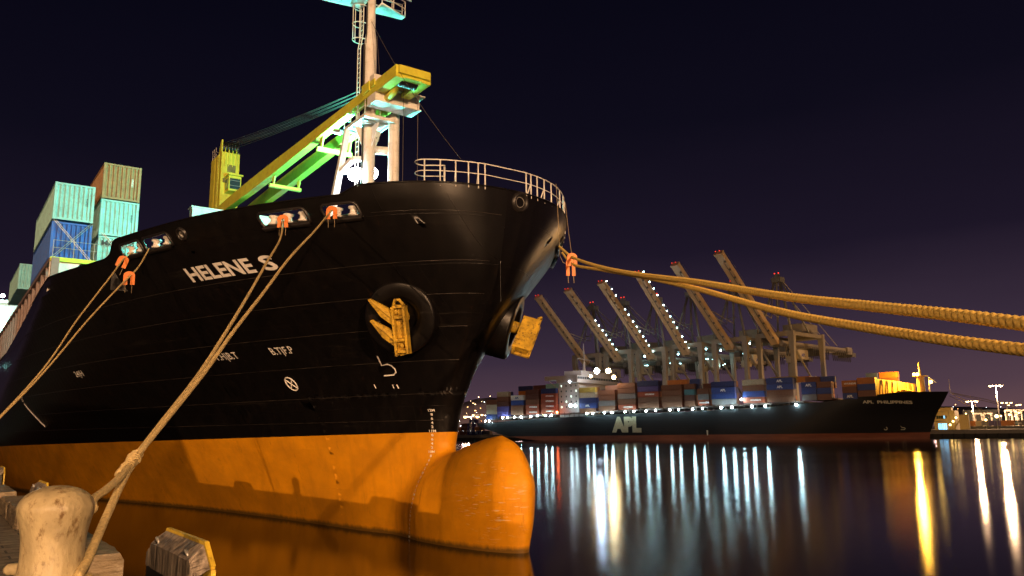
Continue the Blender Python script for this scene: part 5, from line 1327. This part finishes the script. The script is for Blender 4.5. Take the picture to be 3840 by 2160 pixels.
def make_crane(i):
    k, zh, ty, tz = crane_geom(CR_H[i]); hz = zh - QF
    o = thing('gantry_crane', 'ship-to-shore gantry crane with raised boom', 'crane', tuple(FW(k, HY, QF)), CROT, 'gantry cranes on the far quay')
    hl = 9.2; G = 30.0; wz = hz - 6.5
    for y in (0, G):
        for x in (-hl, hl):
            q = MB(); q.hexa([(x - 1.2, y - 1.2, 0), (x + 1.2, y - 1.2, 0), (x + 1.2, y + 1.2, 0), (x - 1.2, y + 1.2, 0), (x - 1.0, y - .9, wz), (x + 1.0, y - .9, wz), (x + 1.0, y + .9, wz), (x - 1.0, y + .9, wz)])
            q.hexa([(x - 1.0, y - .9, wz + .003), (x + 1.0, y - .9, wz + .003), (x + 1.0, y + .9, wz + .003), (x - 1.0, y + .9, wz + .003), (x - 1.6, y - 1.1, hz + 3), (x + 1.6, y - 1.1, hz + 3), (x + 1.6, y + 1.1, hz + 3), (x - 1.6, y + 1.1, hz + 3)])
            q.build('leg', M_CRANE, o)
    for dims in [(-hl - 1.4, hl + 1.4, y - 1.0, y + 1.0, hz + 3.004, hz + 5.4) for y in (0, G)] + [(-hl - 2, hl + 2, y - .9, y + .9, 8, 10.4) for y in (0, G)] + [(x - .8, x + .8, 1.21, G - 1.21, 12, 14.2) for x in (-hl, hl)] + [(x - .9, x + .9, 1.01, G - 1.01, hz + 3.2, hz + 5.0) for x in (-hl, hl)]:
        q = MB(); q.box(*dims); q.build('portal_beam', M_CRANE, o)
    for x in (-hl + .2, hl - .2):
        q = MB(); q.tube([(x, G - 1.3, 14.5), (x, 1.4, hz - 2)], .55, 8); q.build('diagonal_brace', M_CRANE, o)
    q = MB(); back = 74
    for x in (-2.6, 2.6): q.box(x - .8, x + .8, .5, back, hz - 1.4, hz + 1.0)
    for y in np.arange(4, back, 7.5): q.box(-1.79, 1.79, y, y + .5, hz - .6, hz + .4)
    q.box(-4.4, 4.4, back - 5, back + .2, hz - 2.2, hz + 1.6)
    q.build('girder', M_CRANE, o)
    # boom: twin plate girder raised to the tip found in the picture
    d_ = Vector((0, ty - HY, tz - zh)); up = Vector((1, 0, 0)).cross(d_.normalized())
    if up.y < 0: up = -up
    q = MB(); dn = d_.normalized(); base = Vector((0, 0, hz)) - dn * .0; tip = base + d_
    for x in (-1.6, 1.6):
        a = base + Vector((x, 0, 0)); c_ = tip + Vector((x, 0, 0)); q.bar(a, c_, 1.1, 2.6, up=up, b2=2.2)
    q.add([base + Vector((-1.04, 0, 0)) - up * 1.15, base + Vector((1.04, 0, 0)) - up * 1.15, tip + Vector((1.04, 0, 0)) - up * 1.0, tip + Vector((-1.04, 0, 0)) - up * 1.0], [(0, 1, 2, 3)])
    q.bar(tip + Vector((-2.2, 0, 0)) - dn * .5, tip + Vector((2.2, 0, 0)) - dn * .5, 1.0, 2.7, up=up)
    bo = q.build('boom', mat('boom_paint', (.60, .44, .27), .5, var=.12, scale=.25, dirt=(.25, .15, .08), dirt_amt=.3), o)  # orange of the sodium light is mixed into the boom's base colour
    q = MB()
    for f_ in np.linspace(.08, .92, 11): p = base + d_ * f_ - up * 1.33; q.box(p.x - .4 + 1.5, p.x + .4 + 1.5, p.y - .3, p.y + .3, p.z - .5, p.z + .5)
    q.bar(base + Vector((.5, 0, 0)) - up * 1.22 + d_ * .1, tip + Vector((.5, 0, 0)) - up * 1.12 - d_ * .1, .25, .15, up=up)
    for f_ in np.linspace(.15, .95, 12): p = base + d_ * f_ + up * 1.4 + Vector((2.1, 0, 0)); q.tube([p, p + up * 1.0], .06, 4)
    q.tube([base + d_ * .15 + up * 2.4 + Vector((2.1, 0, 0)), base + d_ * .95 + up * 2.4 + Vector((2.1, 0, 0))], .06, 4)
    q.build('boom_fittings', M_CDARK, bo)
    # A-frame, stays
    q = MB(); ah = hz + 32
    for x in (-4, 4):
        q.tube([(x * 2.2, 0.5, hz + 5.4), (x * .4, 6, ah)], .65, 8); q.tube([(x * 2.2, G * .62, hz + 5.0), (x * .4, 8, ah)], .5, 8)
    q.box(-2.6, 2.6, 4.6, 9, ah, ah + 2.4); q.box(-1.2, 1.2, 5, 7, ah + 2.4, ah + 4.2); q.tube([(-3.3, 2.2, hz + 16), (3.3, 2.2, hz + 16)], .35, 6)
    q.build('a_frame', mat('crane_grey', (.20, .20, .195), .5), o)
    q = MB(); 
    for x in (-2, 2):
        q.tube([(x, 9, ah), (x, back - 12, hz + 2)], .22, 5)
        q.tube([base + d_ * .42 + up * 1.7 + Vector((x, 0, 0)), Vector((x, 1.2, hz + 13)), Vector((x, 5, ah))], .3, 6)
    q.build('forestay', M_CRANE, o)
    q = MB(); q.box(-5.5, 5.5, 18, 34, hz + 5.45, hz + 11); q.box(-4, 4, 30.01, 34.6, hz + 11.01, hz + 11.6); q.build('machinery_house', M_CRANE, o)
    for x in (-4.6, 4.6):
        q = MB(); q.box(x - .5, x + .5, -1, back - 2, hz - 1.9, hz - 1.75)
        for zz in (-.75, -1.25): q.tube([(x, -1, hz + zz), (x, back - 2, hz + zz)], .07, 4)
        for y in np.arange(0, back - 2, 2.4): q.bar((x, y, hz - 1.75), (x, y, hz - .75), .1, .1)
        q.build('walkway', M_CDARK, o)
    q = MB(); q.box(-3.8, 3.8, 38, 41, hz - 4.6, hz - 1.5); q.box(-1.5, 1.5, 6, 9, hz - 4, hz - 1.5); q.box(-4.2, 4.2, back + .3, back + 5, hz - 3.4, hz - 1.2); q.box(-3, 3, back + 1, back + 4.2, hz - 1.19, hz + 1.3); q.build('cable_reel', M_CDARK, o)
    q = MB(); q.box(-3.4, 3.4, 16, 26, hz - 7.2, hz - 2.6); q.box(-2.2, 2.2, 13, 15.98, hz - 9.2, hz - 5); q.box(-4.4, 4.4, 15.3, 26.7, hz - 7.55, hz - 7.21)
    tr_ = q.build('trolley_house', mat('trolley_cream', (.58, .50, .38), .55), o)
    for kx, (x, rot_) in enumerate(((0, 0), (3.4, 90))):
        vs_, fs_ = text_mesh('APL', 1.0, .04, 'CENTER'); ys = [p[1] for p in vs_]; sc = 1.9 / (max(ys) - min(ys)); q = MB()
        q.add([(xx * sc, 15.95, hz - 6.2 + yy * sc) if kx == 0 else (3.44, 21 + xx * sc, hz - 6.2 + yy * sc) for xx, yy in vs_], fs_)
        q.build('lettering', mat('sign_blue', (.04, .05, .32), .5), tr_)
    for y0_, y1_ in ((3, 13), (28, 48), (52, back)):
        q = MB()
        nl = int((y1_ - y0_) / 2.1)
        for k2 in range(nl):
            yy = y0_ + (y1_ - y0_) * k2 / nl; st_ = (y1_ - y0_) / nl
            q.tube([(3.6, yy + st_ * u, hz - 1.6 - 5.0 * (1 - (2 * u - 1) ** 2)) for u in np.linspace(0, 1, 7)], .17, 4)
        q.build('festoon_cable', mat('cable_black', (.03, .025, .02)), o)
    for dx_ in (-1.2, 1.0):
        q = MB(); q.ball(tip + Vector((dx_, 0, 0)) + dn * .9, .24, 6); q.build('beacon', M_RED, o)
        q = MB(); q.ball((dx_, 6, ah + 4.7), .34, 6); q.build('beacon', M_RED, o)
    if i in (1, 2, 3):
        fr = {1: (.12, .2, .26, .33, .4, .47, .54), 2: (.06, .14, .2, .26, .33, .39, .46, .55, .62, .8, .88, .98), 3: (.05, .12, .19, .3, .37, .44, .51, .58, .7, .78, .86, .98)}[i]
        for f_ in fr:
            q = MB(); q.ball(base + d_ * f_ + up * 1.6 + Vector((2.2, 0, 0)), .27, 6); q.build('boom_lamp', LAMPC, bo)
    if i in (1, 2, 3, 4):
        for y in (10, 17, 24)[: 3 if i < 4 else 1]:
            q = MB(); q.ball((5.6, y, hz + 2.6), .42, 6); q.build('girder_lamp', LAMPC, o)
            q = MB(); q.box(-1.2, 1.2, y + 1, y + 1.4, hz - 2.6, hz - 1.8); q.build('girder_lamp', glow('strip_lamp', (.5, .95, 1), 6), o)
    if i == 3:
        q = MB(); q.ball((4.5, 28, hz - 5), .7, 8); q.build('girder_lamp', LAMPC, o)
    return o
LAB = ['gantry crane at the left end of the row, boom lowest in the picture', 'gantry crane with a few white lamps low on its boom, second from the left', 'gantry crane with a lamp-studded boom, third from the left',
       'gantry crane with lamps all along its boom, behind the crossing ropes', 'unlit gantry crane with its boom top above the ropes, second from the right', 'gantry crane with the tallest boom, at the right end of the row']
CRANES = []
for i in range(6):
    o = make_crane(i); o['label'] = LAB[i]; CRANES.append(o)

# ------------------------------------------------------------------ yard on the right: building, light masts, containers
def ground_pt(px, off): k = fp(px, 1605, off)[0]; return k, off
def yard_box(px0, px1, off, tier, color, label, txt=None):
    ka = fp(px0, 1600, off)[0]; kb = fp(px1, 1600, off)[0]
    return far_box(ka, off, QF + 1.5 + 2.66 * tier, round(kb - ka, 1), color, label, txt, 'containers in the yard at the right')
for px0, px1, tier, c_, lab, tx in ((3618, 3632, 0, 'teal', 'pale teal container beside the stairs of the quay building', None), (3634, 3658, 0, 'orange', 'bright orange container in the yard row', None), (3660, 3680, 0, 'beige', 'beige container right of the bright orange one', None),
     (3682, 3707, 0, 'grey', 'grey container with a small white emblem in the yard row', None), (3708, 3730, 0, 'purple', 'left one of two purple containers in the yard row', None), (3731, 3754, 0, 'purple', 'right one of two purple containers in the yard row', None),
     (3755, 3808, 0, 'orange', 'long orange-red container with white lettering in the yard row', None), (3809, 3818, 0, 'teal', 'short blue-green container right of the long orange-red one', None), (3820, 3870, 0, 'grey', 'grey-green container cut by the right frame edge', None)):
    o = yard_box(px0, px1, QOFF + 60, tier, c_, lab, tx)
    if 'lettering' in lab: 
        c2 = link('lettering', far_letter('YANG MING'), o); c2.location = (7.0, 0, .9); c2.scale = (.55, 1, 1)
q = MB(); ka = fp(3600, 1600, QOFF + 57)[0]; kb = fp(3900, 1600, QOFF + 57)[0]; q.box(ka, kb, QOFF + 57, QOFF + 66, QF, QF + 1.4); o = q.build('rail_trailer', mat('black_steel', (.014, .012, .012))); o.location = tuple(FB); o.rotation_euler = (0, 0, FROT); tag(o, 'low dark platform carrying the yard containers', 'platform')
# building
kA = fp(3505, 1600, QOFF + 30)[0]; kM = fp(3562, 1600, QOFF + 30)[0]; kB = fp(3584, 1600, QOFF + 30)[0]
pxm = (fp(3584, 1540, QOFF + 30)[1] - fp(3584, 1600, QOFF + 30)[1]) / 60
bz = lambda y: fp(3560, y, QOFF + 30)[1]
BLD = thing('quay_building', 'cream quay office with blue lit windows and an outside stair, behind the far bow', 'building', tuple(FB), FROT)
q = MB(); q.box(kA, kM, QOFF + 30, QOFF + 46, QF, bz(1541)); q.box(kM + .01, kB, QOFF + 31, QOFF + 46, QF, bz(1539)); q.box(kM - 8, kM + 1, QOFF + 33, QOFF + 40, bz(1539) + .01, bz(1528)); q.box(kA - 1, kM + .4, QOFF + 28.8, QOFF + 46.2, bz(1578), bz(1575)); q.box(kA - 1, kM + .6, QOFF + 29, QOFF + 46.4, bz(1541) + .01, bz(1539))
q.build('wall', mat('cream_wall', (.40, .33, .20), .7), BLD)
wb = glow('window_blue', (.20, .62, 1.0), 3.2); wdark = M_GLASS
for (xa, xb, ya, yb, mm) in ((3519, 3532, 1588, 1610, wb), (3533, 3552, 1588, 1610, wb), (3541, 3548, 1558, 1569, wb), (3549, 3554, 1558, 1569, wdark), (3515, 3540, 1558, 1570, wdark)):
    q = MB(); q.box(fp(xa, 1600, QOFF + 30)[0], fp(xb, 1600, QOFF + 30)[0], QOFF + 29.9, QOFF + 29.97, bz(yb), bz(ya)); w_ = q.build('window', mm, BLD)
    q = MB(); c0_, c1_ = fp(xa, 1600, QOFF + 30)[0], fp(xb, 1600, QOFF + 30)[0]
    for x in np.linspace(c0_, c1_, 4): q.box(x - .08, x + .08, QOFF + 29.82, QOFF + 29.89, bz(yb), bz(ya))
    q.build('window_frame', M_CDARK, w_)
q = MB(); s0_, s1_ = fp(3573, 1608, QOFF + 28)[0], fp(3606, 1563, QOFF + 28)[0]
q.bar((s0_, QOFF + 28, QF), (s1_, QOFF + 28, bz(1568)), 2.0, .6); q.box(s1_ - 1, s1_ + 3, QOFF + 26.5, QOFF + 29.5, QF, bz(1556)); q.bar((s0_, QOFF + 27, QF + 1.2), (s1_, QOFF + 27, bz(1568) + 1.2), .1, .15)
q.build('outside_stair', mat('cream_wall', (.55, .47, .32)), BLD)
for px, py in ((3585, 1566), (3574, 1580), (3563, 1593)):
    k, z = fp(px, py, QOFF + 27); o = link('wall_lamp', BALLM, BLD); o.location = (k, QOFF + 27, z); o.scale = (1.1,) * 3; o.material_slots[0].link = 'OBJECT'; o.material_slots[0].material = glow('wall_lamp_warm', (1, .68, .22), 12)
# light masts in the yard: (pixel of head, landward distance, scale)
for i, (px, py, off, sc, pw, lab) in enumerate(((3733, 1447, QOFF + 75, 1.25, FAR_LAMP_POWER, 'tallest of the lit yard lamp masts at the right, twin heads'), (3644, 1505, QOFF + 150, 1.3, FAR_LAMP_POWER * .7, 'lit yard lamp mast just right of the quay building'), (3774, 1510, QOFF + 200, 1.3, 0, 'lit yard lamp mast with a three-part head, right of the tallest one'),
     (3797, 1519, QOFF + 260, 1.3, 0, 'smaller lit yard lamp mast beside the three-headed one'), (3842, 1517, QOFF + 210, 1.4, 0, 'lit yard lamp mast cut by the right frame edge'))):
    k, z = fp(px, py, off); p = FW(k, off, z); high_mast(tuple(p), QF, 0, lab, 3 if i in (2,) else 2, .8, 'lit lamp masts in the far yard', sc)
    if pw: point('lamp_light', (p[0], p[1] - 1, p[2] - 3), pw, SODIUM, .8)
for i, (px, py, off, s_) in enumerate(((3625, 1575, QOFF + 52, 1.2), (3697, 1575, QOFF + 52, 1.2), (3737, 1561, QOFF + 50, 2.0), (3753, 1560, QOFF + 90, 1.0), (3785, 1555, QOFF + 90, 1.2), (3820, 1548, QOFF + 90, 1.0), (3622, 1551, QOFF + 160, .9), (3645, 1543, QOFF + 150, .9))):
    k, z = fp(px, py, off); o = thing('yard_lamp', 'warm lamp on a short pole among the yard boxes, %s from the left' % ORD[i], 'lamp', tuple(FW(k, off, QF)), FROT, 'small lamps in the far yard')
    q = MB(); q.lathe([(.2, 0), (.12, z - QF - .2)], (0, 0, 0), n=6); q.build('lamp_pole', M_POLE, o)
    c_ = link('lamp_globe', BALLM, o); c_.location = (0, 0, z - QF); c_.scale = (s_,) * 3; c_.material_slots[0].link = 'OBJECT'; c_.material_slots[0].material = glow('wall_lamp_warm', (1, .68, .22), 12)
# straddle carriers parked behind the yard row
for i, px in enumerate((3790, 3812, 3832, 3700, 3672)):
    k, z = fp(px, 1548, QOFF + 95); o = thing('straddle_carrier', 'pale straddle carrier parked behind the yard containers, %s' % ['left of the end lamps', 'between the end lamps', 'nearest the right edge', 'behind the grey container', 'behind the beige container'][i], 'carrier', tuple(FW(k, QOFF + 95, QF)), FROT, 'straddle carriers in the far yard')
    hgt = z - QF if i < 3 else (z - QF) * .8; q = MB()
    for x in (-2.2, 2.2):
        for y in (-3.5, 3.5): q.box(x - .3, x + .3, y - .3, y + .3, 1.0, hgt)
        q.box(x - .35, x + .35, -4.6, 4.6, hgt + .01, hgt + .9); q.box(x - .4, x + .4, -4.8, 4.8, .5, 1.2)
    q.box(-2.6, 2.6, -1.2, 1.2, hgt + .92, hgt + 1.7); q.build('carrier_frame', mat('carrier_white', (.55, .52, .46)), o)
    q = MB(); q.box(2.6, 4.0, -1, 1, hgt - 2.4, hgt - .4); q.build('carrier_cab', M_GLASS, o)
# low warehouse behind
k0, k1 = fp(3612, 1560, QOFF + 240)[0], fp(3740, 1560, QOFF + 240)[0]
q = MB(); q.box(k0, k1, 0, 30, 0, 11); q.box(k0, k1 + 2, -.5, 31, 11.01, 12.5); o = q.build('warehouse', mat('shed_grey', (.20, .22, .22), .6)); o.location = tuple(FW(0, QOFF + 240, QF)); o.rotation_euler = (0, 0, FROT); tag(o, 'long grey warehouse behind the yard containers', 'warehouse')

# ------------------------------------------------------------------ yard and hill on the left, between bow and far stern
LB = [(1705, 1722, 0, 'orange'), (1724, 1750, 0, 'brown'), (1752, 1779, 0, 'purple'), (1780, 1795, 0, 'purple'), (1796, 1811, 0, 'purple'), (1812, 1840, 0, 'beige'),
      (1752, 1779, 1, 'purple'), (1705, 1728, 1, 'orange'), (1729, 1751, 1, 'brown'), (1780, 1795, 1, 'orange'), (1796, 1811, 1, 'brown'),
      (1752, 1779, 2, 'purple'), (1730, 1751, 2, 'brown'), (1760, 1788, 3, 'purple'), (1790, 1806, 2, 'brown')]
LOFF = QOFF + 40
for i, (xa, xb, tier, c_) in enumerate(LB):
    ka = fp(xa, 1620, LOFF)[0]; kb = fp(xb, 1620, LOFF)[0]
    o = far_box(ka, LOFF, QF + 2.66 * tier, round(kb - ka - .3, 1), c_, '%s container, tier %s, %s from the left, between near bow and far stern' % (CN.get(c_, c_), ['one', 'two', 'three', 'four'][tier], ORD[sum(1 for z in LB if z[2] == tier and z[0] < xa)]), A_ if c_ == 'purple' else None, 'containers on the quay between bow and far stern')
for i, (px, py, off, sc, lab) in enumerate(((1768, 1563, QOFF + 90, 2.2, 'brightest sodium lamp mast left of the far stern'), (1791, 1556, QOFF + 110, 1.6, 'slim lamp mast right of the brightest one, left of the far stern'))):
    k, z = fp(px, py, off); high_mast(tuple(FW(k, off, z)), QF, 0, lab, 2, .8, 'lit lamp masts left of the far stern', sc)
    if i == 0: p = FW(k, off - 3, z - 2); point('lamp_light', tuple(p), 6e4, SODIUM, .8)
# hills and their lights
q = MB(); P = []
rnd = random.Random(4)
def hill_z(x): return 30 + 62 * math.exp(-((x + 75) / 130) ** 2) + 26 * math.exp(-((x - 240) / 260) ** 2) + 18 * math.sin(x / 150.0 + 1) + 20 * math.exp(-((x - 900) / 200) ** 2)
xs = np.linspace(-1200, 1800, 90)
for f_, yy in ((0, 1500), (.35, 1560), (.7, 1650), (.92, 1750), (1, 1850), (.8, 2100), (0, 2400)): P.append([(x, yy, 2 + hill_z(x) * f_ * .75 - 2 * (f_ == 0)) for x in xs])
q.grid(P, 0, True); tag(q.build('hills', mat('hill_scrub', (.16, .13, .12), .95, scale=.01)), kind='structure')
q = MB()
for k_ in range(330):
    x = rnd.gauss(-85, 80) if rnd.random() < .55 else rnd.uniform(-260, 1300); f_ = rnd.random() ** 1.6
    yy = float(np.interp(f_, [0, .35, .7, .92, 1], [1500, 1560, 1650, 1750, 1850])); z = 2 + hill_z(x) * f_ * .75 + 4; r_ = rnd.uniform(.35, .9)
    q.lathe([(0, -r_), (r_, 0), (0, r_)], (x, yy - 6, z), n=4, mi=rnd.choice((0, 0, 1, 2)))
tag(q.build('city_lights', [glow('city_warm', (1, .66, .32), 16), glow('city_white', (.9, .95, 1), 16), glow('city_amber', (1, .5, .15), 14)]), kind='stuff')
# unseen fill lamps added above the hillside to brighten the dark hills
for x, f_ in ((-220, .3), (-140, .5), (-90, .3), (-50, .75), (10, .35), (60, .7), (500, .5), (800, .5), (1050, .4)):
    yy = float(np.interp(f_, [0, .35, .7, .92, 1], [1500, 1560, 1650, 1750, 1850])) - 60
    point('town_light', (x, yy, 10 + hill_z(x) * f_ * .75 + 40), 7e4, (1, .58, .5), 6)
